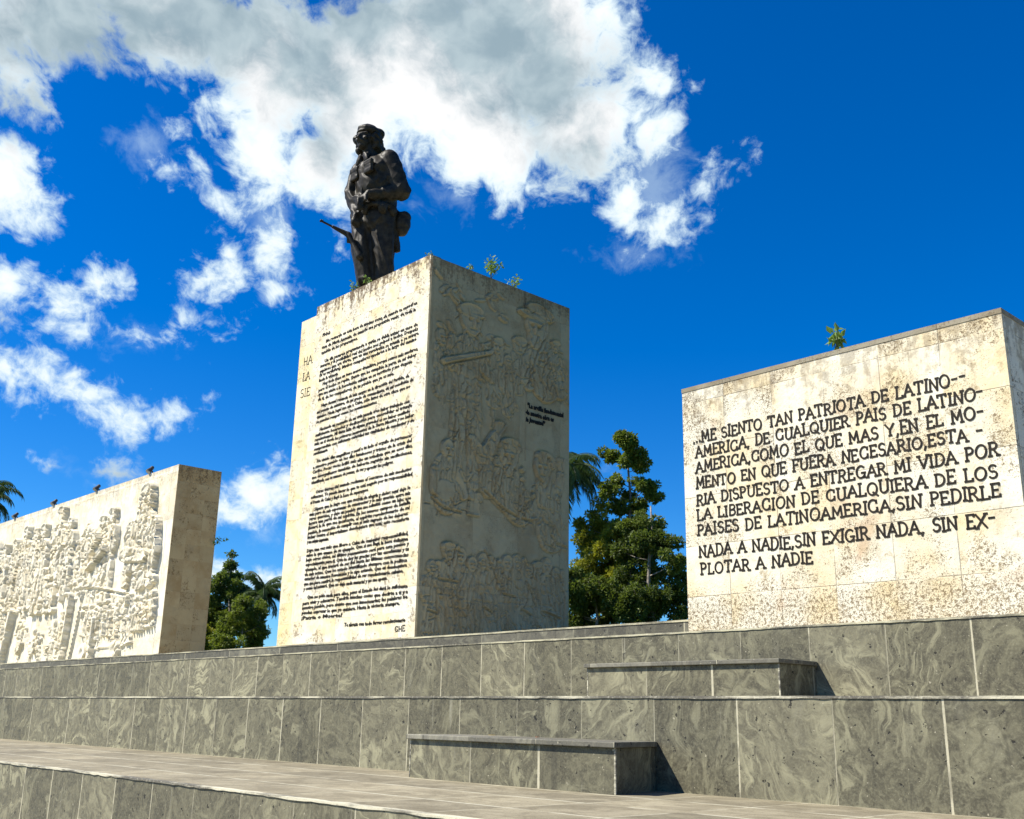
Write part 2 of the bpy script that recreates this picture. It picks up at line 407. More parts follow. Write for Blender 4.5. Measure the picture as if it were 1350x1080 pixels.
def paving(name):
    m, N, b = material(name)
    g = N.new('ShaderNodeNewGeometry'); pos = g.outputs['Position']
    x, y, z = N.sep(pos)
    tx = N.math('DIVIDE', N.math('ADD', x, 0.35), 1.0); ty = N.math('DIVIDE', N.math('SUBTRACT', y, 5.05), 0.895)
    rv, rc = N.white(N.comb(N.math('FLOOR', tx), N.math('FLOOR', ty), 1.0), '3D')
    p2 = N.vmath('ADD', N.vmath('MULTIPLY', pos, (1.3, 1.7, 1.0)), N.vmath('SCALE', rc, scale=9.0))
    v = N.noise(p2, 1.6, 7, 0.65, 0.8)
    col = N.mix(N.ramp(v, 0.36, 0.66), (0.19, 0.163, 0.105), (0.30, 0.262, 0.175))
    tn = N.math('MULTIPLY_ADD', rv, 0.45, 0.76)
    col = N.mix(1.0, col, N.comb(tn, tn, tn), 'MULTIPLY')
    col = N.mix(N.ramp(N.noise(pos, 30.0, 3, 0.7), 0.5, 0.7, 0.0, 0.5), col, (0.10, 0.083, 0.052))
    wash = N.noise(pos, 2.2, 6, 0.7)
    col = N.mix(N.ramp(wash, 0.5, 0.75, 0, 0.45), col, (0.33, 0.29, 0.20))
    dx_ = N.math('ABSOLUTE', N.math('SUBTRACT', tx, N.math('ROUND', tx)))
    dy_ = N.math('ABSOLUTE', N.math('SUBTRACT', ty, N.math('ROUND', ty)))
    wob = N.math('MULTIPLY', N.math('SUBTRACT', N.noise(pos, 9.0, 4, 0.7), 0.5), 0.016)
    dj = N.math('ADD', N.math('MINIMUM', N.math('ADD', dx_, 0.001), N.math('MULTIPLY', dy_, 0.42)), wob)
    jm = N.math('MULTIPLY', N.ramp(dj, 0.005, 0.013, 1.0, 0.0), N.ramp(N.noise(pos, 1.7, 3, 0.6), 0.36, 0.56, 0.1, 1.0))
    col = N.mix(jm, col, (0.46, 0.43, 0.32))
    N.l.new(col, b.inputs['Base Color']); b.inputs['Roughness'].default_value = 0.85
    N.l.new(N.bump(N.math('ADD', v, N.noise(pos, 40, 3, 0.6)), 0.3, 0.008), b.inputs['Normal'])
    return m

def plain(name, col, rough=0.7, metal=0.0, var=0.3, scale=6.0, bumpy=0.0):
    m, N, b = material(name)
    g = N.new('ShaderNodeNewGeometry'); pos = g.outputs['Position']
    n = N.noise(pos, scale, 5, 0.65)
    lo = tuple(c * (1 - var) for c in col); hi = tuple(min(1, c * (1 + var)) for c in col)
    N.l.new(N.mix(N.ramp(n, 0.3, 0.7), lo, hi), b.inputs['Base Color'])
    b.inputs['Roughness'].default_value = rough; b.inputs['Metallic'].default_value = metal; b.inputs['Specular IOR Level'].default_value = 0.15
    if bumpy: N.l.new(N.bump(N.noise(pos, scale * 5, 4, 0.6), bumpy, 0.02), b.inputs['Normal'])
    return m

def foliage(name, a, c, gloss=0.5, trans=0.33):
    m, N, b = material(name)
    g = N.new('ShaderNodeNewGeometry')
    r = g.outputs['Random Per Island']
    n = N.noise(g.outputs['Position'], 0.55, 3, 0.5)
    f = N.math('ADD', N.math('MULTIPLY', r, 0.55), N.math('MULTIPLY', N.ramp(n, 0.3, 0.7), 0.55), clamp=True)
    col = N.mix(f, a, c)
    N.l.new(col, b.inputs['Base Color'])
    b.inputs['Roughness'].default_value = gloss
    tr = N.new('ShaderNodeBsdfTranslucent'); N.l.new(N.mix(0.5, col, (c[0] * 1.5, c[1] * 1.6, c[2] * 0.6)), tr.inputs['Color'])
    ms = N.new('ShaderNodeMixShader'); ms.inputs[0].default_value = trans
    N.l.new(b.outputs[0], ms.inputs[1]); N.l.new(tr.outputs[0], ms.inputs[2])
    out = next(n_ for n_ in m.node_tree.nodes if n_.type == 'OUTPUT_MATERIAL')
    N.l.new(ms.outputs[0], out.inputs['Surface'])
    return m

M = dict(
    pillar=stone('pedestal_limestone', base=(0.72, 0.67, 0.54), warm=(0.68, 0.56, 0.32), pit=0.7, pitscale=11.0, mottle=0.6, top=13.62, streak=0.95, joint=0.22, tvar=0.05, org=(-29.9, 2.1), lichen=0.2),
    pillar_rear=stone('pedestal_rear_limestone', base=(0.70, 0.63, 0.45), warm=(0.66, 0.53, 0.27), pit=0.5, pitscale=11.0, joint=0.3, tvar=0.06, org=(-31.5, 2.1), lichen=0.15),
    pillar_relief_shade=stone('pedestal_relief_shade_limestone', base=(0.395, 0.33, 0.20), warm=(0.335, 0.255, 0.14), pit=0.35, mottle=0.5, tile=(1.85, 2.35), org=(18.62, 5.85), joint=0.45, tvar=0.06, top=13.62, streak=0.6, lichen=0.35),  # shade of this side painted into the base: darker, warmer than the sunlit slab
    quote=stone('quote_wall_limestone', base=(0.73, 0.68, 0.53), warm=(0.68, 0.55, 0.32), pit=0.85, pitscale=24.0, tvar=0.10, tile=(0.79, 0.70), org=(-9.25, 1.65), top=4.70, streak=0.45, joint=0.45, rust=0.45, mottle=1.0, base_pit=(1.45, 1.95)),
    relief=stone('relief_wall_limestone', base=(0.76, 0.70, 0.55), warm=(0.70, 0.60, 0.40), mottle=0.15, pit=0.35, tile=(1.9, 1.9), org=(-39.3, 1.6), top=9.5, streak=0.35, joint=0.4, lichen=0.12),
    relief_end=stone('relief_wall_end_limestone', base=(0.40, 0.325, 0.195), warm=(0.33, 0.24, 0.125), pit=0.6, pitscale=9.0, tvar=0.14, mottle=0.6, tile=(0.62, 0.62), org=(18.5, 2.0), joint=0.12, top=9.5, streak=0.5, lichen=0.5),  # end face has a much darker, browner base than the wall front
    slate_low=slate('slate_lower', w=0.866, org=-7.08),
    slate_mid=slate('slate_middle', w=1.0, org=-6.07),
    slate_top=slate('slate_upper', w=1.0, org=-7.10),
    slate_bench=slate('slate_bench', w=1.033, org=-9.94, jw=0.012),
    slate_bench2=slate('slate_bench_upper', w=1.03, org=-10.04, jw=0.012),
    slate_plinth=slate('slate_plinth', w=2.4, org=-10.5, dark=(0.075, 0.070, 0.055), light=(0.19, 0.18, 0.13)),
    seat=slate('slate_seat', w=1.033, org=-9.94, jw=0.004, dark=(0.12, 0.112, 0.09), light=(0.24, 0.225, 0.17)),
    mortar=lime_mortar('lime_mortar'),
    mortar_thin=lime_mortar('lime_mortar_worn', a=(0.52, 0.48, 0.32), c=(0.13, 0.12, 0.09), lo=0.40, hi=0.62),
    floor=paving('terrace_paving'),
    grass=plain('lawn', (0.06, 0.09, 0.025), 0.9, var=0.5, scale=2.0),
    plaza=plain('plaza_concrete', (0.30, 0.27, 0.20), 0.9, var=0.25, scale=1.5, bumpy=0.2),
    bronze=plain('weathered_bronze', (0.030, 0.025, 0.017), 0.5, metal=0.0, var=0.45, scale=5.0, bumpy=0.15),
    letter=plain('dark_bronze_lettering', (0.022, 0.017, 0.012), 0.6, metal=0.2, var=0.5, scale=9.0),
    lamp=plain('floodlight_grey', (0.06, 0.058, 0.055), 0.5, metal=0.3),
    glass=plain('floodlight_glass', (0.25, 0.27, 0.28), 0.15),
    bark=plain('bark', (0.24, 0.21, 0.165), 0.9, var=0.4, scale=8.0, bumpy=0.5),
    palm_bark=plain('palm_bark', (0.20, 0.18, 0.15), 0.9, var=0.3, scale=5.0, bumpy=0.3),
    twig=plain('green_stem', (0.10, 0.12, 0.04), 0.8),
    leaf_tall=foliage('leaf_tall', (0.035, 0.060, 0.010), (0.20, 0.245, 0.038)),
    leaf_yellow=foliage('leaf_yellow_green', (0.06, 0.085, 0.010), (0.34, 0.33, 0.035)),
    leaf_dark=foliage('leaf_dark', (0.022, 0.042, 0.010), (0.15, 0.19, 0.035)),
    leaf_pine=foliage('leaf_cone_tree', (0.024, 0.048, 0.014), (0.17, 0.22, 0.04)),
    leaf_palm=foliage('leaf_palm', (0.030, 0.060, 0.022), (0.085, 0.13, 0.045)),
    leaf_weed=foliage('leaf_weed', (0.07, 0.13, 0.03), (0.20, 0.30, 0.08)),
    leaf_dry=plain('dry_leaf', (0.40, 0.12, 0.05), 0.7),
    leaf_straw=plain('straw_leaf', (0.60, 0.42, 0.12), 0.7),
)

# ------------------------------------------------------------------ ground and terraces
Z_GROUND, Z_T2, Z_T1, Z_T0, Z_PL = -1.62, -0.666, 0.234, 1.153, 1.53
Y_LOW, Y_MID, Y_TOP, Y_PL = 5.05, 8.63, 11.65, 13.6
XA, XB = -85.0, 16.0
structure(MB().add([(-900, -900, -1.70), (900, -900, -1.70), (900, 900, -1.70), (-900, 900, -1.70)], [(0, 1, 2, 3)]).obj('ground', M['grass']))
structure(MB().box(XA - 10, XB + 10, -40, Y_LOW + 0.05, -1.9, Z_GROUND).obj('plaza_pavement', M['plaza']))
structure(MB().box(XA, XB, Y_LOW + 0.055, Y_MID + 0.05, -1.75, Z_T2 - 0.004).obj('lower_terrace_floor', M['floor']))
structure(MB().box(XA, XB, Y_MID + 0.055, Y_TOP + 0.05, -1.75, Z_T1 - 0.004).obj('upper_terrace_floor', M['floor']))
structure(MB().box(XA, XB, Y_TOP + 0.055, 28.0, -1.75, Z_T0 - 0.004).obj('platform_floor', M['floor']))

def step_wall(y, zb, zt, mat, label, mort, edge=0.024, rough=0.004):
    t = thing('retaining_wall', label, 'retaining wall', ((XA + XB) / 2, y, zb), 'stepped slab-clad retaining walls')
    MB().box(XA, XB, y, y + 0.055, zb - 0.1, zt - edge * 0.4).obj('cladding', mat, t)
    # uneven lime-mortar edge along the top
    mb = MB(); vs = []; fs = []
    xs = []; x = XA
    while x < XB:
        xs.append(x); x += 0.11 if x > -45 else 0.8
    xs.append(XB)
    for x in xs:
        w_ = 0.5 * math.sin(x * 1.3 + y) + 0.5 * math.sin(x * 3.1 + 2 * y) + rnd.gauss(0, 0.5)
        a = rough * w_; b_ = rnd.gauss(0, rough) + rough * 1.2 * w_
        yf = y - 0.012 + max(min(a, 0.007), -0.012); zl = zt - edge - 0.002 + max(min(b_, edge * 0.55), -edge * 0.8); zh = zt + rnd.gauss(0, rough * 0.5)
        vs += [(x, yf, zl), (x, yf, zh), (x, y + 0.075, zh), (x, y + 0.075, zl)]
    for i in range(len(xs) - 1):
        o = i * 4
        for k in range(4): fs.append((o + k, o + (k + 1) % 4, o + 4 + (k + 1) % 4, o + 4 + k))
    fs.append((3, 2, 1, 0)); e = (len(xs) - 1) * 4; fs.append((e, e + 1, e + 2, e + 3))
    mb.add(vs, fs); mb.obj('coping_edge', mort, t)
    return t
step_wall(Y_LOW, Z_GROUND, Z_T2, M['slate_low'], 'lowest dark grey slab-clad retaining wall in the bottom left foreground, thick flaking lime along its edge', M['mortar'], 0.016, 0.0022)
step_wall(Y_MID, Z_T2, Z_T1, M['slate_mid'], 'middle dark grey slab-clad retaining wall directly behind the nearer low bench', M['mortar'], 0.022, 0.0016)
step_wall(Y_TOP, Z_T1, Z_T0, M['slate_top'], 'topmost dark grey slab-clad retaining wall directly behind the farther low bench and under the monument blocks', M['mortar_thin'], 0.020, 0.0016)
pl = thing('stone_plinth', 'long low grey stone plinth step running under the tall pedestal and relief wall', 'plinth', (-30, Y_PL, Z_T0))
MB().box(XA, -8.0, Y_PL, 27.9, Z_T0 - 0.05, Z_PL - 0.03).obj('riser', M['slate_plinth'], pl)
MB().box(XA, -7.99, Y_PL - 0.012, 27.91, Z_PL - 0.03, Z_PL).obj('top_slab', M['mortar_thin'], pl)

# ------------------------------------------------------------------ benches
def bench(x0, x1, y0, yw, zf, h, mat, label, skew=0.0):
    t = thing('stone_bench', label, 'bench', ((x0 + x1) / 2, y0, zf), 'low stone benches built against the steps')
    o = MB().box(x0, x1, y0, yw - 0.002, zf - 0.01, zf + h - 0.052).obj('bench_body', mat, t); bevel(o, 0.006, 2)
    s = MB().box(x0 - 0.035, x1 + 0.03, y0 - 0.045, yw - 0.003, zf + h - 0.052, zf + h).obj('seat_slab', M['seat'], t)
    bevel(s, 0.008, 2)
    for ob in (o, s):                                                            # the right-hand end is cut out of square
        for v_ in ob.data.vertices:
            if v_.co.x > 0.5: v_.co.x -= skew * min(max((v_.co.y + 0.045) / (yw - y0), 0), 1)
    MB().box(x0 - 0.004, x0 + 0.012, y0 - 0.004, y0 + 0.012, zf, zf + h - 0.0535).obj('corner_joint', M['mortar'], t)
    MB().box(x1 - 0.014, x1 + 0.004, y0 - 0.004, y0 + 0.010, zf, zf + h - 0.0535).obj('corner_joint', M['mortar'], t)
    return t
bench(-9.94, -6.86, 7.80, Y_MID, Z_T2, 0.462, M['slate_bench'], 'nearer low stone bench on the lower terrace, a dry red leaf on its seat', 0.20)
bench(-10.04, -7.03, 10.86, Y_TOP, Z_T1, 0.480, M['slate_bench2'], 'farther low stone bench one step higher, right of the tall pedestal')
def fallen_leaf(x, y, z, rz, s, mat, label):
    mb = MB()
    outline = [(0, -1.0), (0.32, -0.35), (0.36, 0.2), (0, 1.0), (-0.36, 0.2), (-0.32, -0.35)]
    c, n = math.cos(rz), math.sin(rz)
    top = [(x + s * (a * c - b * n), y + s * (a * n + b * c), z + 0.004 + 0.35 * s * abs(a) + 0.1 * s * b * b) for a, b in outline]
    bot = [(a, b, q - 0.003) for a, b, q in top]
    mb.add(top + bot, [(0, 1, 2, 3), (0, 3, 4, 5), (9, 8, 7, 6), (11, 10, 9, 6)] + [(i, i + 6, (i + 1) % 6 + 6, (i + 1) % 6) for i in range(6)])
    o = mb.obj('fallen_leaf', mat); o['label'] = label; o['category'] = 'leaf'; o['group'] = 'dry leaves fallen on the nearer bench'
fallen_leaf(-8.35, 8.25, Z_T2 + 0.462, 0.6, 0.055, M['leaf_dry'], 'dry red leaf lying on the seat of the nearer stone bench')
fallen_leaf(-9.20, 8.38, Z_T2 + 0.462, 2.0, 0.05, M['leaf_straw'], 'straw-yellow dry leaf lying on the seat of the nearer stone bench')

# ------------------------------------------------------------------ lettering
def arc(cx, cy, rx, ry, a0, a1, n=10):
    return [(cx + rx * math.cos(math.radians(a0 + (a1 - a0) * i / n)), cy + ry * math.sin(math.radians(a0 + (a1 - a0) * i / n))) for i in range(n + 1)]
# hand-cut capitals as strokes: glyph -> (width, strokes, serif positions)
GL = {
 'A': (.74, [[(0, 0), (.36, 1)], [(.36, 1), (.74, 0)], [(.13, .36), (.60, .36)]], [(0, 0), (.74, 0)]),
 'B': (.60, [[(.08, 0), (.08, 1)], [(.08, 1), (.30, 1)] + arc(.30, .76, .24, .24, 90, -90, 7) + [(.08, .52)], [(.30, .52)] + arc(.32, .26, .28, .26, 90, -90, 7) + [(.08, 0)]], []),
 'C': (.74, [arc(.40, .5, .36, .5, 48, 318, 14) + [(.68, .20)], [(.68, .02), (.68, .34)], [(.66, .72), (.66, .94)]], []),
 'D': (.68, [[(.08, 0), (.08, 1)], [(.0, 1), (.26, 1)] + arc(.26, .5, .40, .5, 90, -90, 10) + [(0, 0)]], []),
 'E': (.56, [[(.08, 0), (.08, 1)], [(0, 1), (.54, 1)], [(.08, .52), (.42, .52)], [(0, 0), (.56, 0)], [(.54, 1), (.54, .86)], [(.56, 0), (.56, .15)]], []),
 'F': (.54, [[(.08, 0), (.08, 1)], [(0, 1), (.54, 1)], [(.08, .52), (.42, .52)], [(.54, 1), (.54, .84)]], [(.08, 0)]),
 'G': (.76, [arc(.40, .5, .36, .5, 48, 315, 14) + [(.70, .18)], [(.70, 0), (.70, .42)], [(.46, .42), (.76, .42)]], []),
 'I': (.20, [[(.10, 0), (.10, 1)]], [(.10, 0), (.10, 1)]),
 'L': (.54, [[(.08, 0), (.08, 1)], [(0, 0), (.54, 0)], [(.54, 0), (.54, .18)]], [(.08, 1)]),
 'M': (.86, [[(.08, 0), (.12, 1)], [(.12, 1), (.43, .25)], [(.43, .25), (.74, 1)], [(.74, 1), (.80, 0)]], [(.08, 0), (.80, 0)]),
 'N': (.72, [[(.08, 0), (.08, 1)], [(.08, 1), (.64, 0)], [(.64, 0), (.64, 1)]], [(.08, 0), (.64, 1)]),
 'O': (.78, [arc(.39, .5, .37, .5, 0, 360, 18)], []),
 'P': (.56, [[(.08, 0), (.08, 1)], [(0, 1), (.28, 1)] + arc(.28, .74, .26, .26, 90, -90, 8) + [(.08, .48)]], [(.08, 0)]),
 'Q': (.78, [arc(.39, .5, .37, .5, 0, 360, 18), [(.44, .22), (.80, -.10)]], []),
 'R': (.66, [[(.08, 0), (.08, 1)], [(0, 1), (.30, 1)] + arc(.30, .75, .25, .25, 90, -90, 8) + [(.08, .50)], [(.30, .50), (.64, 0)]], [(.08, 0), (.64, 0)]),
 'S': (.56, [arc(.29, .75, .24, .25, 35, 250, 9) + arc(.28, .26, .26, .26, 75, -150, 10)], []),
 'T': (.66, [[(.33, 0), (.33, 1)], [(0, 1), (.66, 1)], [(0, 1), (0, .84)], [(.66, 1), (.66, .84)]], [(.33, 0)]),
 'U': (.72, [[(.08, 1), (.08, .34)] + arc(.36, .30, .28, .30, 180, 360, 9) + [(.64, 1)]], [(.08, 1), (.64, 1)]),
 'V': (.72, [[(0, 1), (.36, 0)], [(.36, 0), (.72, 1)]], [(0, 1), (.72, 1)]),
 'X': (.70, [[(0, 1), (.70, 0)], [(0, 0), (.70, 1)]], [(0, 0), (.70, 1)]),
 'Y': (.70, [[(0, 1), (.35, .48)], [(.70, 1), (.35, .48)], [(.35, .48), (.35, 0)]], [(.35, 0)]),
 'H': (.70, [[(.08, 0), (.08, 1)], [(.62, 0), (.62, 1)], [(.08, .5), (.62, .5)]], []),
 '.': (.16, [[(.07, .0), (.09, .12)]], []), ',': (.18, [[(.12, .10), (.04, -.16)]], []),
 '-': (.44, [[(.04, .60), (.40, .60)]], []), ' ': (.36, [], []),
}
def stroke_text(text, x0, x1, zb, h, weight, jit=0.0, gap=0.17, rise=0.0):
    """list of stroke polylines (x, z) of one line fitted between x0 and x1"""
    wtot = sum(GL[c][0] + gap for c in text) - gap
    k = (x1 - x0) / wtot; out = []; cx = x0
    for c in text:
        w, strokes, serifs = GL[c]
        dz_ = rnd.gauss(0, jit) * h + rise * (cx - x0) / (x1 - x0); sk = rnd.gauss(0, jit) * 0.8; hh = h * (1 + rnd.gauss(0, jit))
        f = lambda p: (cx + k * p[0] + sk * hh * p[1], zb + dz_ + hh * p[1])
        for s in strokes: out.append([f(p) for p in s])
        for (sx, sz) in serifs: out.append([f((sx - .11, sz)), f((sx + .11, sz))])
        cx += k * (w + gap)
    return out
def strokes_mesh(mb, polys, weight, place, depth):
    """square-cut strokes standing proud of a wall; place(x, z, d) gives the world point d in front of the wall"""
    for pl_ in polys:
        closed = len(pl_) > 3 and math.hypot(pl_[0][0] - pl_[-1][0], pl_[0][1] - pl_[-1][1]) < 1e-6
        n = len(pl_); L = []; R_ = []
        for i, (x, z) in enumerate(pl_):
            if closed: a = pl_[(i - 1) % (n - 1)]; b = pl_[(i + 1) % (n - 1)]
            else: a = pl_[max(i - 1, 0)]; b = pl_[min(i + 1, n - 1)]
            tx, tz = b[0] - a[0], b[1] - a[1]; q = math.hypot(tx, tz) or 1.0; tx /= q; tz /= q
            e = 0.0
            if not closed and i == 0: e = -weight * 0.35
            if not closed and i == n - 1: e = weight * 0.35
            x += tx * e; z += tz * e
            L.append((x - tz * weight / 2, z + tx * weight / 2)); R_.append((x + tz * weight / 2, z - tx * weight / 2))
        d = depth * rnd.uniform(0.8, 1.2)
        vs = []; fs = []
        for (lx, lz), (rx, rz) in zip(L, R_): vs += [place(lx, lz, -0.01), place(lx, lz, d), place(rx, rz, d), place(rx, rz, -0.01)]
        for i in range(n - 1):
            o = i * 4
            for a in range(3): fs.append((o + a, o + a + 1, o + 5 + a, o + 4 + a))
        if not closed: fs += [(3, 2, 1, 0), ((n - 1) * 4, (n - 1) * 4 + 1, (n - 1) * 4 + 2, (n - 1) * 4 + 3)]
        mb.add(vs, fs)

def font_lines(mb, lines, place, size, depth, bold):
    """lines: (text, x0, x1 or None, z base); letters stand proud of the wall"""
    for text, x0, x1, zb in lines:
        cu = bpy.data.curves.new('text', 'FONT'); cu.body = text; cu.size = size
        cu.extrude = depth / 2; cu.offset = bold; cu.resolution_u = 1
        ob = bpy.data.objects.new('text', cu); COL.objects.link(ob)
        bpy.context.view_layer.update()
        me = ob.evaluated_get(bpy.context.evaluated_depsgraph_get()).to_mesh()
        co = np.empty(len(me.vertices) * 3); me.vertices.foreach_get('co', co); co = co.reshape(-1, 3)
        fs = [tuple(p.vertices) for p in me.polygons]
        if len(co):
            mn, mxx = co[:, 0].min(), co[:, 0].max()
            k = 1.0 if x1 is None else (x1 - x0) / (mxx - mn)
            sh = rnd.gauss(0.06, 0.02); ph = rnd.uniform(0, 6)
            vs = [place(x0 + (p[0] - mn) * k + sh * p[1], zb + p[1] * 1.12 + 0.010 * math.sin(ph + 2.1 * p[0]) + 0.005 * math.sin(ph + 9.3 * p[0]), p[2]) for p in co]
            mb.add(vs, fs)
        ob.evaluated_get(bpy.context.evaluated_depsgraph_get()).to_mesh_clear()
        bpy.data.objects.remove(ob); bpy.data.curves.remove(cu)

# ------------------------------------------------------------------ quotation wall (right)
QX0, QX1, QY, QZ = -9.19, -4.528, 12.0, 4.69
qw = thing('inscribed_wall', 'broad cream limestone block on the right carrying nine lines of large dark capitals', 'monument wall', (-6.86, QY, Z_T0))
MB().box(QX0, QX1, QY, QY + 1.35, Z_T0, QZ - 0.05).obj('block', M['quote'], qw)
c_ = MB().box(QX0 - 0.006, QX1 + 0.006, QY - 0.008, QY + 1.356, QZ - 0.05, QZ + 0.012).obj('coping', stone('quote_wall_coping', base=(0.30, 0.265, 0.19), warm=(0.20, 0.16, 0.10), pit=0.5, tile=(0.79, 3), org=(-9.25, 0), lichen=0.8), qw)
QL = [('...ME SIENTO TAN PATRIOTA DE LATINO--', -9.01, -5.03, 3.843, .042), ('AMERICA, DE CUALQUIER PAIS DE LATINO-', -8.97, -4.84, 3.630, .030),
      ('AMERICA,COMO EL QUE MAS Y,EN EL MO-', -8.975, -4.86, 3.408, .022), ('MENTO EN QUE FUERA NECESARIO,ESTA -', -8.98, -4.90, 3.169, .034),
      ('RIA DISPUESTO A ENTREGAR MI VIDA POR', -8.98, -4.74, 2.936, .023), ('LA LIBERACION DE CUALQUIERA DE LOS', -8.98, -4.78, 2.724, -.008),
      ('PAISES DE LATINOAMERICA,SIN PEDIRLE', -8.98, -4.77, 2.503, -.012), ('NADA A NADIE,SIN EXIGIR NADA, SIN EX-', -8.965, -4.86, 2.202, -.030), ('PLOTAR A NADIE', -8.945, -7.20, 1.957, .006)]
mb = MB()
for t_, a_, b_, z_, r_ in QL:
    strokes_mesh(mb, stroke_text(t_, a_, b_, z_, 0.150, 0.03, 0.04, rise=r_), 0.0240, lambda x, z, d: (x, QY - d, z), 0.007)
mb.obj('inscription', M['letter'], qw)

# ------------------------------------------------------------------ tall pedestal
PX0, PX1, PY0, PY1, PZ = -29.9, -23.556, 18.5, 24.65, 13.63
pd = thing('tall_pedestal', 'tallest limestone block with a long dark letter on its sunlit front', 'pedestal', (-26.7, 21.0, Z_PL))
E1 = 18.9
MB().box(-31.5, PX1 - 0.06, E1, PY1, Z_PL, PZ - 0.03).obj('rear_block', M['pillar_rear'], pd)
MB().box(PX0, PX1 - 0.06, PY0, E1 - 0.002, Z_PL, PZ).obj('front_slab', M['pillar'], pd)
LET = [
 ('Fidel:', -29.42, -28.95, 12.39),
 ('Me recuerdo en esta hora de muchas cosas, de cuando te conocí en', -29.18, -24.2, 12.14),
 ('casa de María Antonia, de cuando me propusiste venir, de toda la', -29.42, -24.25, 11.95),
 ('tensión de los preparativos.', -29.42, -27.3, 11.76),
 ('Un día pasaron preguntando a quién se debía avisar en caso de', -29.18, -24.12, 11.43),
 ('muerte y la posibilidad real del hecho nos golpeó a todos. Después', -29.42, -24.10, 11.27),
 ('supimos que era cierto, que en una revolución se triunfa o se muere', -29.43, -24.05, 11.11),
 ('(si es verdadera). Muchos compañeros quedaron a lo largo del camino', -29.44, -24.15, 10.95),
 ('hacia la victoria.', -29.44, -28.3, 10.79),
 ('Hoy todo tiene un tono menos dramático, porque somos más maduros,', -29.2, -24.05, 10.62),
 ('pero el hecho se repite. Siento que he cumplido la parte de mi deber', -29.42, -24.12, 10.44),
 ('que me ataba a la Revolución cubana en su territorio y me despido', -29.42, -24.3, 10.26),
 ('de ti, de los compañeros, de tu pueblo que ya es mío.', -29.42, -25.2, 10.08),
 ('Hago formal renuncia de mis cargos en la dirección del Partido, de', -29.18, -24.42, 9.83),
 ('mi puesto de ministro, de mi grado de comandante, de mi condición de', -29.42, -24.2, 9.66),
 ('cubano. Nada legal me ata a Cuba, sólo lazos de otra clase que no', -29.42, -24.35, 9.49),
 ('se pueden romper como los nombramientos.', -29.42, -26.0, 9.32),
 ('Haciendo un recuento de mi vida pasada creo haber trabajado con', -29.18, -24.35, 9.02),
 ('suficiente honradez y dedicación para consolidar el triunfo', -29.42, -24.2, 8.86),
 ('revolucionario. Mi única falta de alguna gravedad es no haber confiado', -29.43, -24.3, 8.70),
 ('más en ti desde los primeros momentos de la Sierra Maestra y no haber', -29.43, -24.1, 8.54),
 ('comprendido con suficiente celeridad tus cualidades de conductor y de', -29.44, -24.08, 8.38),
 ('revolucionario.', -29.44, -28.6, 8.22),
 ('He vivido días magníficos y sentí a tu lado el orgullo de pertenecer', -29.2, -24.14, 7.93),
 ('a nuestro pueblo en los días luminosos y tristes de la crisis del', -29.42, -24.15, 7.76),
 ('Caribe. Pocas veces brilló más alto un estadista que en esos días,', -29.43, -24.1, 7.59),
 ('me enorgullezco también de haberte seguido sin vacilaciones,', -29.43, -24.1, 7.42),
 ('identificado con tu manera de pensar, de ver y apreciar los peligros.', -29.44, -25.0, 7.25),
 ('Otras tierras del mundo reclaman el concurso de mis modestos', -29.15, -24.1, 6.90),
 ('esfuerzos. Yo puedo hacer lo que te está negado por tu responsabilidad', -29.42, -24.05, 6.73),
 ('al frente de Cuba y llegó la hora de separarnos.', -29.42, -26.2, 6.56),
 ('Sépase que lo hago con una mezcla de alegría y dolor: aquí dejo lo', -29.15, -24.1, 6.33),
 ('más puro de mis esperanzas de constructor y lo más querido entre mis', -29.42, -24.1, 6.18),
 ('seres queridos, y dejo un pueblo que me admitió como un hijo: eso', -29.42, -24.05, 6.03),
 ('lacera una parte de mi espíritu. En los nuevos campos de batalla', -29.42, -24.08, 5.88),
 ('llevaré la fe que me inculcaste, el espíritu revolucionario de mi', -29.43, -24.1, 5.73),
 ('pueblo, la sensación de cumplir con el más sagrado de los deberes:', -29.43, -24.15, 5.58),
 ('luchar contra el imperialismo dondequiera que esté; esto reconforta', -29.44, -24.1, 5.43),
 ('y cura cualquier desgarradura.', -29.44, -28.2, 5.27),
 ('Digo una vez más que libero a Cuba de cualquier responsabilidad,', -29.42, -24.1, 4.98),
 ('salvo la que emane de su ejemplo. Que si me llega la hora definitiva', -29.43, -24.1, 4.83),
 ('bajo otros cielos, mi último pensamiento será para este pueblo y', -29.43, -24.05, 4.68),
 ('especialmente para ti. Que te doy las gracias por tus enseñanzas y tu', -29.44, -24.05, 4.53),
 ('ejemplo, al que trataré de ser fiel hasta las últimas consecuencias', -29.44, -24.05, 4.38),
 ('de mis actos. Que he estado identificado siempre con la política', -29.45, -24.1, 4.23),
 ('exterior de nuestra Revolución y lo sigo estando. Que en dondequiera', -29.45, -24.1, 4.08),
 ('que me pare sentiré la responsabilidad de ser revolucionario cubano,', -29.46, -24.25, 3.93),
 ('y como tal actuaré. Que no dejo nada material y no me apena.', -29.46, -25.0, 3.77),
 ('Que no pido nada para ellos, pues el Estado les dará lo suficiente', -29.2, -24.02, 3.48),
 ('para vivir y educarse. Tendría muchas cosas que decirte a ti y a', -29.44, -24.0, 3.32),
 ('nuestro pueblo, pero siento que son innecesarias; las palabras no', -29.45, -24.0, 3.16),
 ('pueden expresar lo que yo quisiera. Hasta la victoria siempre.', -29.45, -24.35, 3.00),
 ('¡Patria o Muerte!', -29.45, -27.2, 2.84),
 ('Te abraza con todo fervor revolucionario', -27.05, -24.05, 2.52),
]
mb = MB()
font_lines(mb, LET, lambda x, z, d: (x, PY0 - 0.006 - d, z), 0.142, 0.012, 0.0042)
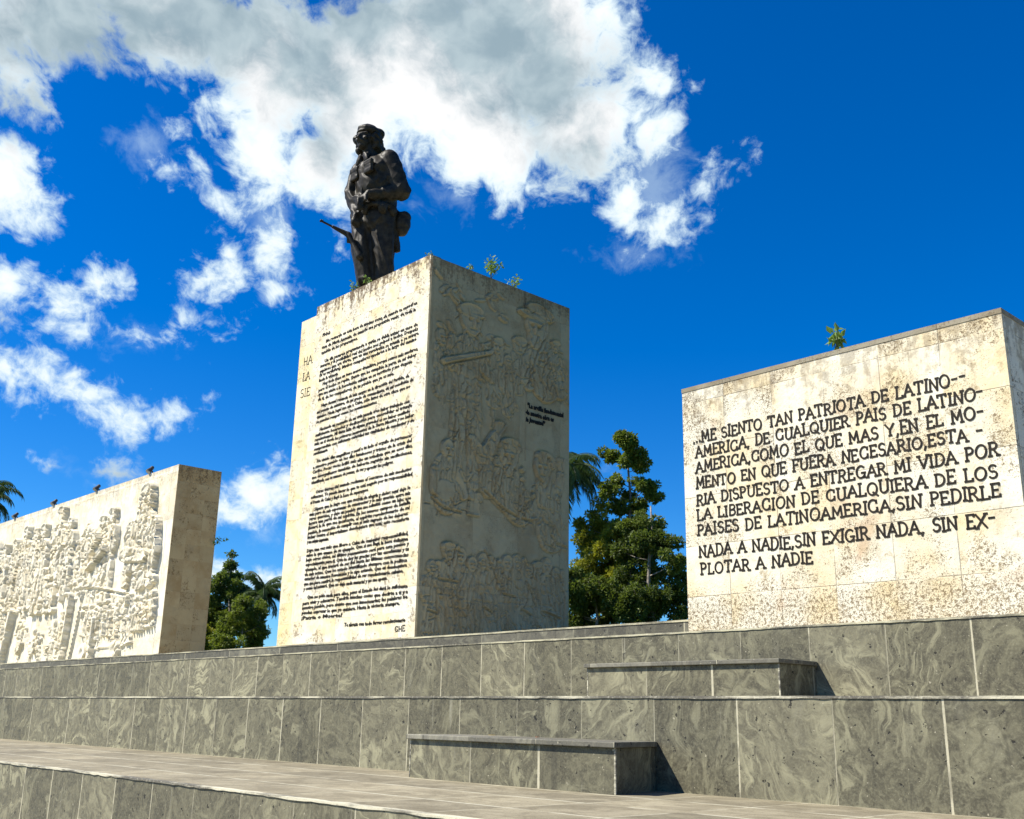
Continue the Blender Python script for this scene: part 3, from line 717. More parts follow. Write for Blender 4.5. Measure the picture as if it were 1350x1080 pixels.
strokes_mesh(mb, stroke_text('CHE', -24.52, -24.06, 2.27, 0.15, 0.02, 0.03), 0.020, lambda x, z, d: (x, PY0 - d, z), 0.012)
mb.obj('letter_inscription', M['letter'], pd)
for t_, a_, b_, z_ in (('HA', -31.16, -30.62, 11.84), ('LA', -31.14, -30.70, 11.26), ('SIE', -31.22, -30.62, 10.66)):
    mb = MB(); strokes_mesh(mb, stroke_text(t_, a_, b_, z_, 0.30, 0.04, 0.02), 0.021, lambda x, z, d: (x, E1 - d, z), 0.010)
    mb.obj('slogan_word', M['letter'], pd)

# ------------------------------------------------------------------ carved reliefs (height fields that become real stone relief)
def vnoise(x, y, seed):
    """smooth 2-D value noise in -1..1"""
    r = np.random.default_rng(seed); T = r.uniform(-1, 1, (64, 64))
    xi = np.floor(x).astype(int); yi = np.floor(y).astype(int); fx = x - xi; fy = y - yi
    fx = fx * fx * (3 - 2 * fx); fy = fy * fy * (3 - 2 * fy)
    g = lambda a, b: T[a % 64, b % 64]
    return (g(xi, yi) * (1 - fx) + g(xi + 1, yi) * fx) * (1 - fy) + (g(xi, yi + 1) * (1 - fx) + g(xi + 1, yi + 1) * fx) * fy
class Relief:
    def __init__(self, u0, u1, v0, v1, step):
        self.u0, self.v0, self.step = u0, v0, step
        self.nu = int((u1 - u0) / step) + 1; self.nv = int((v1 - v0) / step) + 1
        self.U, self.V = np.meshgrid(u0 + np.arange(self.nu) * step, v0 + np.arange(self.nv) * step)
        self.H = np.zeros_like(self.U); self.F = np.zeros_like(self.U)
    def win(self, x0, x1, y0, y1):
        a = max(int((x0 - self.u0) / self.step) - 1, 0); b = min(int((x1 - self.u0) / self.step) + 2, self.nu)
        c = max(int((y0 - self.v0) / self.step) - 1, 0); d = min(int((y1 - self.v0) / self.step) + 2, self.nv)
        return slice(c, max(c, d)), slice(a, max(a, b))
    def cap(self, x0, y0, x1, y1, r0, r1, h, base=0.0, fold=1.0):
        """rounded limb from one joint to the next"""
        r = max(r0, r1)
        s = self.win(min(x0, x1) - r, max(x0, x1) + r, min(y0, y1) - r, max(y0, y1) + r)
        U, V = self.U[s], self.V[s]
        dx, dy = x1 - x0, y1 - y0; L2 = dx * dx + dy * dy + 1e-9
        t = np.clip(((U - x0) * dx + (V - y0) * dy) / L2, 0, 1)
        d = np.hypot(U - x0 - t * dx, V - y0 - t * dy); rr = r0 + (r1 - r0) * t
        val = np.where(d < rr, base + h * np.clip(1 - (d / rr) ** 2, 0, 1) ** 0.26, 0)
        up = val > self.H[s]
        self.H[s] = np.where(up, val, self.H[s]); self.F[s] = np.where(up & (d < rr), fold, self.F[s])
    def ell(self, x, y, rx, ry, h, base=0.0, ang=0.0, fold=0.0, add=False):
        r = max(rx, ry); s = self.win(x - r, x + r, y - r, y + r)
        U, V = self.U[s] - x, self.V[s] - y; c, n = math.cos(ang), math.sin(ang)
        q = np.hypot((U * c + V * n) / rx, (-U * n + V * c) / ry)
        p = np.sqrt(np.clip(1 - q * q, 0, 1))
        if add: self.H[s] += h * p * p; return
        val = np.where(q < 1, base + h * p ** 0.6, 0); up = val > self.H[s]
        self.H[s] = np.where(up, val, self.H[s]); self.F[s] = np.where(up & (q < 1), fold, self.F[s])
    def groove(self, pts, w, d):
        for (x0, y0), (x1, y1) in zip(pts[:-1], pts[1:]):
            s = self.win(min(x0, x1) - 3 * w, max(x0, x1) + 3 * w, min(y0, y1) - 3 * w, max(y0, y1) + 3 * w)
            U, V = self.U[s], self.V[s]; dx, dy = x1 - x0, y1 - y0; L2 = dx * dx + dy * dy + 1e-9
            t = np.clip(((U - x0) * dx + (V - y0) * dy) / L2, 0, 1)
            q = np.hypot(U - x0 - t * dx, V - y0 - t * dy) / w
            self.H[s] -= d * np.exp(-q * q)
    def ridge(self, pts, w, d):
        self.groove(pts, w, -d)
    def slab(self, poly, h0, h1=None):
        """flat raised plane; h0 at its first corner side, h1 at the other (a tilted plane)"""
        xs = [p[0] for p in poly]; ys = [p[1] for p in poly]
        s = self.win(min(xs), max(xs), min(ys), max(ys)); U, V = self.U[s], self.V[s]
        ins = np.zeros(U.shape, bool); n = len(poly)
        for i in range(n):
            (xa, ya), (xb, yb) = poly[i], poly[(i + 1) % n]
            if ya == yb: continue
            ins ^= ((ya > V) != (yb > V)) & (U < (xb - xa) * (V - ya) / (yb - ya) + xa)
        h1 = h0 if h1 is None else h1
        val = h0 + (h1 - h0) * np.clip((U - min(xs)) / max(max(xs) - min(xs), 1e-6), 0, 1)
        self.H[s] = np.where(ins & (val > self.H[s]), val, self.H[s])
    def head(self, x, y, r, h, base, look=0.0, hat=False, beard=False):
        b = base
        self.ell(x, y + r * 0.25, r * 0.88, r * 0.95, h * 0.8, b, 0)           # hair mass
        self.ell(x + look * r * 0.15, y, r * 0.68, r * 0.95, h, b, 0)          # face
        fx = x + look * r * 0.32
        for e in (-1, 1): self.ell(fx + e * r * 0.27, y + r * 0.10, r * 0.20, r * 0.14, -h * 0.42, add=True)
        self.ell(fx + look * r * 0.12, y - r * 0.08, r * 0.12, r * 0.36, h * 0.42, add=True)
        self.groove([(fx - r * 0.24, y - r * 0.48), (fx + r * 0.24, y - r * 0.46)], r * 0.07, h * 0.30)
        self.ridge([(fx - r * 0.45, y + r * 0.32), (fx + r * 0.45, y + r * 0.32)], r * 0.09, h * 0.22)
        if hat:
            self.ell(x - look * r * 0.1, y + r * 0.72, r * 1.02, r * 0.48, h * 0.7, b + h * 0.45, 0.1)
            self.ell(x + look * r * 0.5, y + r * 0.48, r * 0.75, r * 0.14, h * 0.5, b + h * 0.7, 0.05)
        if beard:
            self.ell(fx, y - r * 0.75, r * 0.52, r * 0.55, h * 0.75, b + h * 0.2, 0, fold=1.5)
    def figure(self, x, zf, H, base, h, lean=0.0, look=0.0, hat=False, armL=None, armR=None, skirt=False, beard=False, wid=1.0):
        """one standing carved person, zf = feet, H = height"""
        r = H / 14.0; zs = zf + H * 0.80; zh = zf + H * 0.50; zk = zf + H * 0.27; w = H * 0.105 * wid
        xt = x + lean * H
        if skirt: self.cap(x, zh, x, zf + H * 0.12, w * 0.9, w * 1.15, h * 0.8, base)
        else:
            for e in (-1, 1):
                self.cap(x + e * w * 0.45 + lean * H * 0.5, zh, x + e * w * 0.60, zk, w * 0.58, w * 0.46, h * 0.8, base)
                self.cap(x + e * w * 0.60, zk, x + e * w * 0.62, zf + r * 0.6, w * 0.46, w * 0.33, h * 0.7, base)
                self.ell(x + e * w * 0.85, zf + r * 0.3, w * 0.5, r * 0.4, h * 0.7, base)
        self.cap(x + lean * H * 0.5, zh, xt, zs - w * 0.5, w * 0.95, w * 1.05, h, base)
        for e, arm in ((-1, armL), (1, armR)):
            sx, sz = xt + e * w * 1.05, zs - w * 0.15
            ex, ez, hx, hz = arm if arm else (e * 0.13, -0.17, e * 0.06, -0.30)
            self.cap(sx, sz, xt + ex * H, zs + ez * H, w * 0.44, w * 0.36, h * 0.95, base + h * 0.15)
            self.cap(xt + ex * H, zs + ez * H, xt + hx * H, zs + hz * H, w * 0.36, w * 0.26, h * 0.95, base + h * 0.25)
            self.ell(xt + hx * H, zs + hz * H, w * 0.30, w * 0.34, h * 0.9, base + h * 0.3)
        self.cap(xt, zs, xt + look * r * 0.2, zs + r, r * 0.5, r * 0.5, h * 0.8, base)
        self.head(xt + look * r * 0.3, zf + H - r * 1.05, r * 1.15, h * 1.1, base + h * 0.2, look, hat, beard)
        self.groove([(xt, zs - r * 0.2), (x + lean * H * 0.5, zh)], w * 0.08, h * 0.18)
        self.groove([(x + lean * H * 0.5 - w, zh + w * 0.1), (x + lean * H * 0.5 + w, zh + w * 0.1)], w * 0.10, h * 0.25)
    def finish(self, fold, fscale, rough, seed):
        U, V = self.U, self.V
        wv = vnoise(U * 0.9, V * 0.9, seed + 5) * 0.6
        n = 1 - np.abs(vnoise(U * fscale + wv * 2 + 40, V * fscale * 0.30 + wv + 40, seed)) * 2
        n2 = 1 - np.abs(vnoise(U * fscale * 1.9 + 11 + wv, V * fscale * 0.8 + 9, seed + 1)) * 2
        self.H -= np.where(self.H > 0.01, self.F * fold * (0.8 * np.clip((n - 0.5) * 2, 0, 1) + 0.5 * np.clip((n2 - 0.55) * 2.2, 0, 1)), 0)
        self.H += rough * (vnoise(U * 3.1 + 70, V * 3.1 + 70, seed + 2) + 0.6 * vnoise(U * 9 + 7, V * 9 + 3, seed + 3))
    def sharpen(self, k, amount, lim):
        """cut the outlines deeper, as a chisel does where one form meets the next"""
        B_ = self.H.copy()
        for ax in (0, 1):
            B_ = sum(np.roll(B_, q, ax) for q in range(-k, k + 1)) / (2 * k + 1)
        for ax in (0, 1):
            B_ = sum(np.roll(B_, q, ax) for q in range(-k, k + 1)) / (2 * k + 1)
        self.H += np.clip((self.H - B_) * amount, -lim, lim)
    def mesh(self, name, place, mat, parent, edge=0.05):
        H = self.H.copy()
        ed = np.minimum(np.minimum(np.arange(self.nu), np.arange(self.nu)[::-1])[None, :], np.minimum(np.arange(self.nv), np.arange(self.nv)[::-1])[:, None])
        H = 0.006 + np.where(ed < 3, np.clip(H, 0, .02) * ed / 3.0, np.maximum(H, -0.045)); H[ed == 0] = -edge
        nv, nu = self.nv, self.nu
        vs = [place(a, b, c) for a, b, c in zip(self.U.ravel(), self.V.ravel(), H.ravel())]
        idx = np.arange(nu * nv).reshape(nv, nu)
        q = np.stack([idx[:-1, :-1], idx[:-1, 1:], idx[1:, 1:], idx[1:, :-1]], -1).reshape(-1, 4)
        mb = MB(); mb.v = vs; mb.f = [tuple(r) for r in q.tolist()]
        return mb.obj(name, mat, parent, smooth=True)

# ---- relief on the shaded side of the pedestal (u = Y, v = Z)
R1 = Relief(18.51, 24.64, 1.56, 13.60, 0.026)
hh = 0.085
R1.figure(20.05, 6.2, 6.1, 0.02, hh * 1.15, look=0.6, hat=True, armL=(-.10, -.13, .02, -.16), armR=(.10, -.10, .16, -.14), wid=0.9)   # rifleman
R1.cap(19.1, 10.30, 20.95, 11.02, 0.10, 0.07, 0.12, 0.09, fold=0)             # his rifle
R1.groove([(19.1, 10.18), (20.95, 10.93)], 0.030, 0.07)
R1.groove([(20.35, 11.45), (20.95, 10.5), (21.05, 9.0)], 0.035, 0.06)
for k in range(26):                                                              # leaves above and beside him
    a = rnd.uniform(18.75, 21.6); z = rnd.uniform(11.2, 13.1)
    if abs(a - 20.05) < 0.5 and z < 12.4: continue
    R1.ell(a, z, rnd.uniform(.16, .34), rnd.uniform(.05, .11), rnd.uniform(.03, .07), 0.0, rnd.uniform(-.9, .9))
for (a, z, r) in ((19.0, 11.0, .26), (21.3, 11.3, .27), (22.25, 11.55, .30), (21.75, 10.9, .22), (23.9, 11.95, .22)): R1.head(a, z, r, .07, .02, look=rnd.uniform(-.7, .7), hat=rnd.random() < .6)
for (a0, z0, a1, z1, w) in ((21.3, 11.0, 21.2, 9.6, .33), (22.25, 11.2, 22.2, 10.3, .36), (21.75, 10.6, 21.8, 9.4, .28), (19.0, 10.7, 19.0, 9.4, .26)): R1.cap(a0, z0, a1, z1, w, w * 1.1, .05, .01)
R1.cap(23.3, 11.3, 23.45, 10.6, .78, .68, .11, .03, fold=1.4)                    # large bearded bust, right
R1.cap(22.75, 11.15, 22.65, 10.5, .36, .34, .10, .03); R1.cap(24.1, 11.3, 24.15, 10.5, .34, .34, .10, .03)
R1.head(23.0, 12.35, .56, .15, .07, look=-.5, beard=True)
R1.ell(23.15, 12.98, .66, .26, .13, .08, -.12, fold=.3); R1.ell(22.75, 12.78, .62, .13, .10, .12, -.05)
for k in range(26):
    a = rnd.uniform(22.6, 24.2); z = rnd.uniform(10.5, 11.7); q = rnd.uniform(-.9, .9)
    R1.groove([(a, z), (a + .25 * math.sin(q), z - .32)], .03, .055)
R1.groove([(22.57, 5.9), (22.57, 10.1)], .012, .02); R1.groove([(18.62, 5.87), (22.5, 5.87)], .012, .02)
for x_ in (19.55, 20.0, 20.6, 21.05):
    R1.groove([(x_, 9.6), (x_ + .08, 8.8), (x_ + .02, 7.9)], .035, .05)
# man with raised hands
R1.cap(21.55, 7.0, 22.35, 6.3, .78, .60, .12, .02, fold=1.2)
R1.cap(21.0, 6.7, 20.85, 7.7, .32, .27, .11, .06); R1.cap(20.85, 7.7, 21.25, 8.35, .24, .18, .11, .07)
for k, q in enumerate((-.34, -.12, .10, .32, .62)):
    R1.cap(21.32, 8.35, 21.36 + .42 * math.sin(q + .15), 8.38 + .46 * math.cos(q), .065, .045, .07, .07, fold=0)
R1.cap(20.35, 8.05, 20.75, 7.55, .16, .22, .10, .06); R1.ell(20.32, 8.12, .20, .12, .10, .06)
R1.head(21.85, 7.75, .46, .14, .06, look=-.2, beard=True)
R1.ell(21.9, 8.15, .45, .26, .10, .09, 0, fold=1.2)
for z_ in (7.35, 7.05, 6.75): R1.ell(22.45, z_ + .15, .10, .08, .05, .08)
R1.groove([(20.85, 6.55), (21.6, 6.15), (22.25, 5.95)], .04, .08); R1.groove([(22.9, 6.85), (23.55, 6.2)], .045, .10)
R1.slab([(22.4, 6.2), (22.95, 6.85), (23.5, 6.1), (22.6, 5.9)], .05)
R1.groove([(22.45, 5.92), (23.5, 5.86)], .04, .08)
for k in range(4): R1.groove([(22.35 + k * .13, 6.15 + k * .05), (22.62 + k * .13, 6.5 + k * .06)], .025, .05)
# second man, right
R1.cap(23.6, 7.2, 23.75, 5.6, .52, .58, .10, .02, fold=1.1); R1.head(23.35, 7.65, .42, .12, .06, look=-.4)
R1.ell(23.5, 8.0, .46, .24, .10, .08, -.3, fold=1.4)
R1.cap(24.0, 6.9, 24.2, 7.6, .18, .15, .09, .05)
for q in (-.3, 0, .3): R1.cap(24.2, 7.7, 24.2 + .35 * math.sin(q), 7.75 + .4 * math.cos(q), .055, .04, .06, .06, fold=0)
R1.groove([(23.75, 5.55), (24.0, 5.3), (24.45, 5.28)], .04, .08)
# man with a drum, left, and a stacked column
R1.cap(19.4, 6.95, 19.4, 6.1, .55, .46, .09, .02); R1.head(19.4, 7.55, .30, .10, .04, look=.4)
R1.ell(19.32, 6.35, .40, .34, .08, .07); R1.cap(18.95, 6.9, 18.95, 6.3, .16, .14, .09, .04); R1.cap(19.9, 6.9, 20.05, 6.3, .16, .14, .09, .04)
R1.groove([(18.85, 6.05), (19.3, 5.8), (19.95, 5.78)], .035, .07)
for z_ in (6.95, 6.65, 6.35): R1.ell(20.42, z_, .20, .15, .08, .03)
R1.slab([(20.22, 5.75), (20.72, 5.75), (20.66, 6.2), (20.28, 6.2)], .06)
# crowd along the foot
for (a, H_, b_, lk, hat, sk) in ((18.95, 2.3, .0, .3, False, True), (19.52, 2.85, .03, .4, True, False), (20.05, 2.75, .01, -.4, False, False), (20.45, 2.55, .035, .2, False, True),
                                 (20.85, 2.7, .01, .5, False, False), (21.2, 2.65, .035, -.3, False, True), (21.62, 2.55, .01, .3, False, False), (21.88, 2.75, .045, -.1, False, False),
                                 (22.25, 2.8, .02, .3, False, True), (22.75, 2.6, .035, .1, False, True), (23.2, 2.7, .02, -.4, True, False), (23.55, 2.85, .035, .2, False, True), (23.95, 2.6, .02, .4, False, False), (24.28, 2.4, .0, -.2, False, True)):
    up = rnd.random() < .5
    R1.figure(a, 1.85, H_ * 1.03, b_, .065, look=lk, hat=hat, skirt=sk, armR=(.10, .02, .12, .17) if up else None, armL=(-.12, -.12, .02, -.12) if rnd.random() < .6 else None)
for (a0, z0, a1, z1) in ((20.95, 4.75, 21.5, 3.85), (22.75, 3.9, 23.1, 3.3), (19.2, 3.75, 19.9, 3.72), (21.7, 3.55, 22.2, 3.5), (18.85, 2.85, 19.2, 2.78), (20.95, 3.1, 21.3, 2.95), (22.5, 3.15, 22.9, 3.0), (23.5, 3.15, 24.2, 3.0)): R1.groove([(a0, z0), (a1, z1)], .03, .09)
for k in range(420):                                                            # chisel strokes over hair, cloth and leaves
    a = rnd.uniform(18.7, 24.5); z = rnd.uniform(1.8, 13.2)
    i, j = int((z - R1.v0) / R1.step), int((a - R1.u0) / R1.step)
    if R1.H[i, j] < .02: continue
    q = rnd.gauss(0.15, .5); l_ = rnd.uniform(.12, .45)
    R1.groove([(a, z), (a + l_ * .5 * math.sin(q), z - l_ * .5), (a + l_ * math.sin(q) * 1.2, z - l_ * math.cos(q))], .018, .03)
R1.H = np.where(R1.H > 0, R1.H * 0.40, R1.H)
R1.finish(0.022, 4.8, 0.003, 3)
R1.sharpen(1, 2.2, 0.03); R1.sharpen(3, 1.3, 0.03)
R1.mesh('relief_panel', lambda u_, v_, d: (PX1 - 0.004 + d, u_, v_), M['pillar_relief_shade'], pd, edge=0.058)
mb = MB()
font_lines(mb, [('“La arcilla fundamental', 22.62, 24.30, 9.60), ('de nuestra obra es', 22.56, 23.85, 9.36), ('la Juventud”', 22.58, 23.45, 9.12)], lambda x, z, d: (PX1 + 0.012 + d, x, z), 0.19, 0.020, 0.010)
mb.obj('relief_inscription', M['letter'], pd)

# ---- the great relief wall (left), u = X, v = Z
LX0, LX1, LY0, LY1, LZ = -70.0, -39.32, 18.5, 20.37, 9.50
lw = thing('relief_wall', 'long pale relief wall on the left crowded with deep carved figures, brown end', 'monument wall', (-55, LY0, Z_PL))
MB().box(LX0, LX1 - 0.02, LY0, LY1, Z_PL, LZ).obj('wall_body', M['relief'], lw)
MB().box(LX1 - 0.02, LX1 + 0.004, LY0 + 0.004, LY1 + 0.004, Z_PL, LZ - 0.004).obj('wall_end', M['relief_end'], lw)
R2 = Relief(-69.4, -39.75, 1.62, 9.36, 0.045)
D = 0.09
# background rank of soldiers, tops uneven
for x_ in np.arange(-68.8, -44.0, 0.92):
    H_ = rnd.uniform(2.5, 3.2); z_ = rnd.uniform(7.3, 8.3) - H_
    R2.figure(x_ + rnd.uniform(-.3, .3), z_, H_, .0, D * .65, lean=rnd.uniform(-.08, .08), look=rnd.uniform(-1, 1), hat=rnd.random() < .7,
              armR=(.14, rnd.uniform(-.15, .08), rnd.uniform(.02, .2), rnd.uniform(-.2, .2)) if rnd.random() < .7 else None,
              armL=(-.14, rnd.uniform(-.15, .05), rnd.uniform(-.1, .08), rnd.uniform(-.22, .15)) if rnd.random() < .7 else None)
# taller figures in front
for (x_, zt, H_, ln, bd, hat) in ((-51.0, 9.15, 4.9, .03, True, True), (-52.7, 8.55, 4.3, -.02, False, True), (-53.8, 8.45, 3.9, .04, False, True), (-49.45, 8.5, 3.6, .0, True, False), (-55.2, 8.7, 4.2, .02, False, True),
                                  (-56.5, 8.2, 3.6, .0, True, True), (-57.8, 8.1, 3.4, -.03, False, True), (-59.4, 8.4, 4.2, .02, False, False), (-61.0, 8.2, 4.0, .0, True, True), (-63.2, 8.5, 4.3, .02, False, True), (-65.5, 8.2, 4.1, .0, False, True), (-67.6, 8.4, 4.0, .03, True, False)):
    R2.figure(x_, zt - H_, H_, .10, D, lean=ln, look=rnd.uniform(-.8, .8), hat=hat, beard=bd, armL=(-.15, -.10, .03, -.13), armR=(.13, -.14, .10, rnd.uniform(-.3, .05)), wid=1.1)
for k in range(26):                                                             # hanging rifles, bedrolls, cloth
    x_ = rnd.uniform(-69, -47.5); z_ = rnd.uniform(5.2, 7.4); q = rnd.uniform(-.25, .25); l_ = rnd.uniform(.8, 2.0)
    R2.cap(x_, z_, x_ + q * l_, z_ - l_, rnd.uniform(.07, .16), rnd.uniform(.05, .12), D * .9, rnd.uniform(.06, .16), fold=.6)
R2.cap(-51.1, 5.8, -50.9, 4.3, .34, .12, D, .08, fold=1.6); R2.cap(-52.1, 6.2, -52.2, 4.6, .28, .14, D, .08, fold=1.6)
# the two men beside the commander and the big tilted blades
R2.figure(-44.9, 4.3, 4.05, .06, D, look=.4, hat=True, armL=(-.13, -.12, .0, -.2)); R2.figure(-45.9, 4.6, 3.55, .03, D * .8, look=-.4, hat=True)
R2.slab([(-45.15, 6.85), (-45.05, 6.55), (-46.95, 5.80), (-46.85, 5.95)], .22, .40)
R2.slab([(-46.0, 7.5), (-45.9, 7.15), (-46.75, 6.5), (-46.7, 6.8)], .24, .34)
R2.figure(-47.6, 4.9, 3.0, .02, D * .6, look=.3, armR=(.10, .0, .2, .12))
for k in range(16): R2.ell(-48.8 + k * .25 + rnd.uniform(-.1, .1), rnd.uniform(5.1, 5.9), rnd.uniform(.12, .28), rnd.uniform(.08, .2), D * .7, .05, rnd.uniform(-.6, .6), fold=.5)
# the commander: larger than the rest, arm in a sling
R2.cap(-41.7, 6.9, -41.75, 6.1, 1.15, .95, D * 1.25, .12, fold=1.5); R2.cap(-41.75, 6.1, -41.6, 5.2, .85, .62, D, .06, fold=1.4)
R2.cap(-42.75, 7.2, -43.05, 6.2, .40, .34, D * 1.2, .16); R2.cap(-43.05, 6.2, -41.3, 5.98, .34, .26, D * 1.2, .26); R2.ell(-41.1, 6.0, .34, .26, D, .30)
R2.cap(-40.65, 7.2, -40.40, 6.1, .36, .28, D * 1.2, .14); R2.cap(-40.40, 6.1, -40.55, 5.2, .28, .2, D, .12)
for (a, z, r) in ((-40.3, 5.0, .24), (-40.7, 4.8, .2), (-40.15, 4.4, .2), (-41.0, 4.9, .22), (-40.5, 4.35, .18)): R2.ell(a, z, r, r * .8, D, .05, fold=.6)
R2.cap(-42.75, 6.2, -42.85, 4.9, .28, .14, D, .10, fold=1.4)
R2.cap(-41.55, 7.7, -41.55, 8.1, .26, .26, D, .12); R2.head(-41.55, 8.45, .48, .17, .10, look=-.3, hat=True, beard=True)
for e in (-1, 1):
    for k in range(4): R2.ell(-41.55 + e * (.42 + .05 * (k % 2)), 8.6 - k * .17, .12, .11, .16, .12, fold=.8)
# lorry carved low at the foot with people on it
R2.slab([(-47.4, 5.05), (-46.9, 2.35), (-41.9, 2.55), (-42.25, 4.45)], .035)
for p in ([(-47.4, 5.1), (-45.6, 4.95), (-42.25, 4.45)], [(-47.2, 4.0), (-42.2, 3.5)], [(-42.25, 4.4), (-41.85, 2.5), (-43.5, 2.25)], [(-45.5, 3.7), (-45.62, 2.0)], [(-47.3, 5.0), (-48.0, 2.0)]): R2.groove(p, .05, .09); R2.ridge([(a + .07, b + .07) for a, b in p], .05, .06)
R2.cap(-45.45, 3.7, -45.55, 1.9, .09, .09, .16, .05, fold=0); R2.cap(-48.35, 4.9, -48.75, 1.8, .08, .10, .16, .05, fold=0)
for k in range(7): R2.figure(-46.6 + k * .66 + rnd.uniform(-.1, .1), 2.7 + rnd.uniform(-.1, .3), rnd.uniform(1.3, 1.75), .03, .10, look=rnd.uniform(-1, 1), armR=(.1, rnd.uniform(-.1, .1), .16, rnd.uniform(-.1, .25)))
for (a, z, r) in ((-46.5, 2.3, .42), (-43.2, 2.35, .42)): R2.ell(a, z, r, r, .13, .02); R2.ell(a, z, r * .5, r * .5, -.06, add=True)
for k in range(8): R2.figure(-41.6 + k * .22, 3.0 + rnd.uniform(-.15, .2), 1.35, .02, .10, lean=rnd.uniform(-.1, .1), look=rnd.uniform(-1, 1))
# people and wounded along the foot
for (x_, z_, H_, ln) in ((-50.4, 1.7, 2.2, .1), (-51.6, 1.7, 1.7, -.15), (-49.4, 1.8, 2.4, .05), (-52.9, 1.7, 1.9, .2), (-54.6, 1.75, 2.8, .08), (-56.4, 1.75, 3.6, .04), (-57.6, 1.7, 3.2, -.03), (-58.9, 1.7, 2.6, .05), (-60.4, 1.7, 3.0, .02), (-62.2, 1.7, 2.7, -.1), (-64.0, 1.7, 3.0, .05), (-66.0, 1.7, 2.6, .1), (-67.8, 1.7, 3.0, 0)):
    R2.figure(x_, z_, H_, .02, D * .45, lean=ln, look=rnd.uniform(-1, 1), hat=rnd.random() < .5, armR=(.15, -.05, .25, rnd.uniform(-.3, .15)), armL=(-.15, -.1, -.2, rnd.uniform(-.3, .1)))
for k in range(14):
    x_ = rnd.uniform(-54.0, -48.8); z_ = rnd.uniform(1.9, 3.4); q = rnd.uniform(-1, 1)
    R2.cap(x_, z_, x_ + .7 * q, z_ - .5 * abs(q) - .15, .08, .06, D * .6, .05, fold=.4)
R2.cap(-55.6, 4.6, -56.3, 1.9, .08, .08, .2, .10, fold=0)
for k in range(900):
    a = rnd.uniform(-69.2, -39.9); z = rnd.uniform(1.8, 9.0)
    i, j = int((z - R2.v0) / R2.step), int((a - R2.u0) / R2.step)
    if R2.H[i, j] < .03: continue
    q = rnd.gauss(0.1, .35); l_ = rnd.uniform(.25, .8)
    R2.groove([(a, z), (a + l_ * math.sin(q), z - l_ * math.cos(q))], .035, .07)
R2.H = np.where(R2.H > 0.12, 0.12 + (R2.H - 0.12) * 0.6, R2.H)
R2.finish(0.09, 3.6, 0.004, 21)
R2.sharpen(1, 1.1, 0.05); R2.sharpen(3, 0.6, 0.05)
R2.H = np.maximum(R2.H, -0.02)
R2.mesh('relief_carving', lambda u_, v_, d: (u_, LY0 - d, v_), M['relief'], lw)

# ---- floodlights along the top of the relief wall
def bevel_obj(o):
    bevel(o, .01); return o
def floodlight(x, label):
    t = thing('floodlight', label, 'floodlight', (x, LY0 + 0.12, LZ), 'floodlights on the relief wall')
    MB().tube([(x, LY0 + 0.12, LZ - 0.02), (x, LY0 + 0.12, LZ + 0.12), (x, LY0 + 0.04, LZ + 0.15)], [.028, .028, .028], 8).obj('bracket', M['lamp'], t, True)
    ax = np.array((0.10, -0.62, -0.78)); ax /= np.linalg.norm(ax); c0 = np.array((x, LY0 + 0.02, LZ + 0.19)); k = .72
    mb = MB(); mb.tube([c0 - ax * .26 * k, c0 - ax * .22 * k, c0 - ax * .02 * k, c0 + ax * .16 * k, c0 + ax * .22 * k], [.05 * k, .10 * k, .12 * k, .17 * k, .18 * k], 14)
    lh_ = bevel_obj(mb.obj('lamp_head', M['lamp'], t))
    MB().tube([c0 + ax * .222 * k, c0 + ax * .234 * k], [.165 * k, .16 * k], 14).obj('lamp_glass', M['glass'], t).parent = lh_
FL = [(-42.0, 'floodlight directly over the large carved commander, nearest the brown end of the relief wall'), (-47.45, 'second floodlight from the brown end of the relief wall'), (-52.55, 'third floodlight from the brown end of the relief wall'), (-57.9, 'farthest floodlight from the brown end, near the left edge of the photo')]
for x_, l_ in FL: floodlight(x_, l_)

# ------------------------------------------------------------------ bronze statue
SC = np.array((-27.9, 19.3, 13.60))
SR = np.array((0.569, 0.822, 0.0)); SD = np.array((0.822, -0.569, 0.0)); SZ = np.array((0, 0, 1.0))
def sp(r, d, z): return SC + r * SR + d * SD + z * SZ
FWD = -SD * -0.57 + SR * -0.82
FWD = np.array((0.0, -1.0, 0.0))               # he faces the inscribed side
LFT = np.array((1.0, 0.0, 0.0))                # his left hand side
def remeshed(mb, name, voxel, mat, parent, disp=None):
    me = bpy.data.meshes.new(name); me.from_pydata(mb.v, [], mb.f); me.update()
    o = bpy.data.objects.new(name, me); COL.objects.link(o)
    m = o.modifiers.new('r', 'REMESH'); m.mode = 'VOXEL'; m.voxel_size = voxel
    s = o.modifiers.new('s', 'SMOOTH'); s.factor = 0.5; s.iterations = 3
    dg = bpy.context.evaluated_depsgraph_get(); dg.update()
    e = bpy.data.meshes.new_from_object(o.evaluated_get(dg))
    bpy.data.objects.remove(o); bpy.data.meshes.remove(me)
    n = len(e.vertices); co = np.empty(n * 3); e.vertices.foreach_get('co', co); co = co.reshape(-1, 3)
    no = np.empty(n * 3); e.vertices.foreach_get('normal', no); no = no.reshape(-1, 3)
    if disp is not None: co = co + no * disp(co)[:, None]
    if parent is not None: co = co - np.array(parent.location)
    e.vertices.foreach_set('co', co.ravel()); e.polygons.foreach_set('use_smooth', [True] * len(e.polygons))
    e.materials.clear(); e.materials.append(mat); e.name = name; e.update()
    ob = bpy.data.objects.new(name, e); COL.objects.link(ob)
    if parent is not None: ob.parent = parent
    return ob
def ridged(p, sc, sd):
    return 1 - 2 * np.abs(vnoise(p[:, 0] * sc[0] + p[:, 2] * 0.31 + 50, p[:, 1] * sc[1] + p[:, 2] * sc[2] + 50, sd))
st = thing('statue', 'dark bronze statue of a bearded man in beret with a rifle, on the tall pedestal', 'statue', tuple(SC))
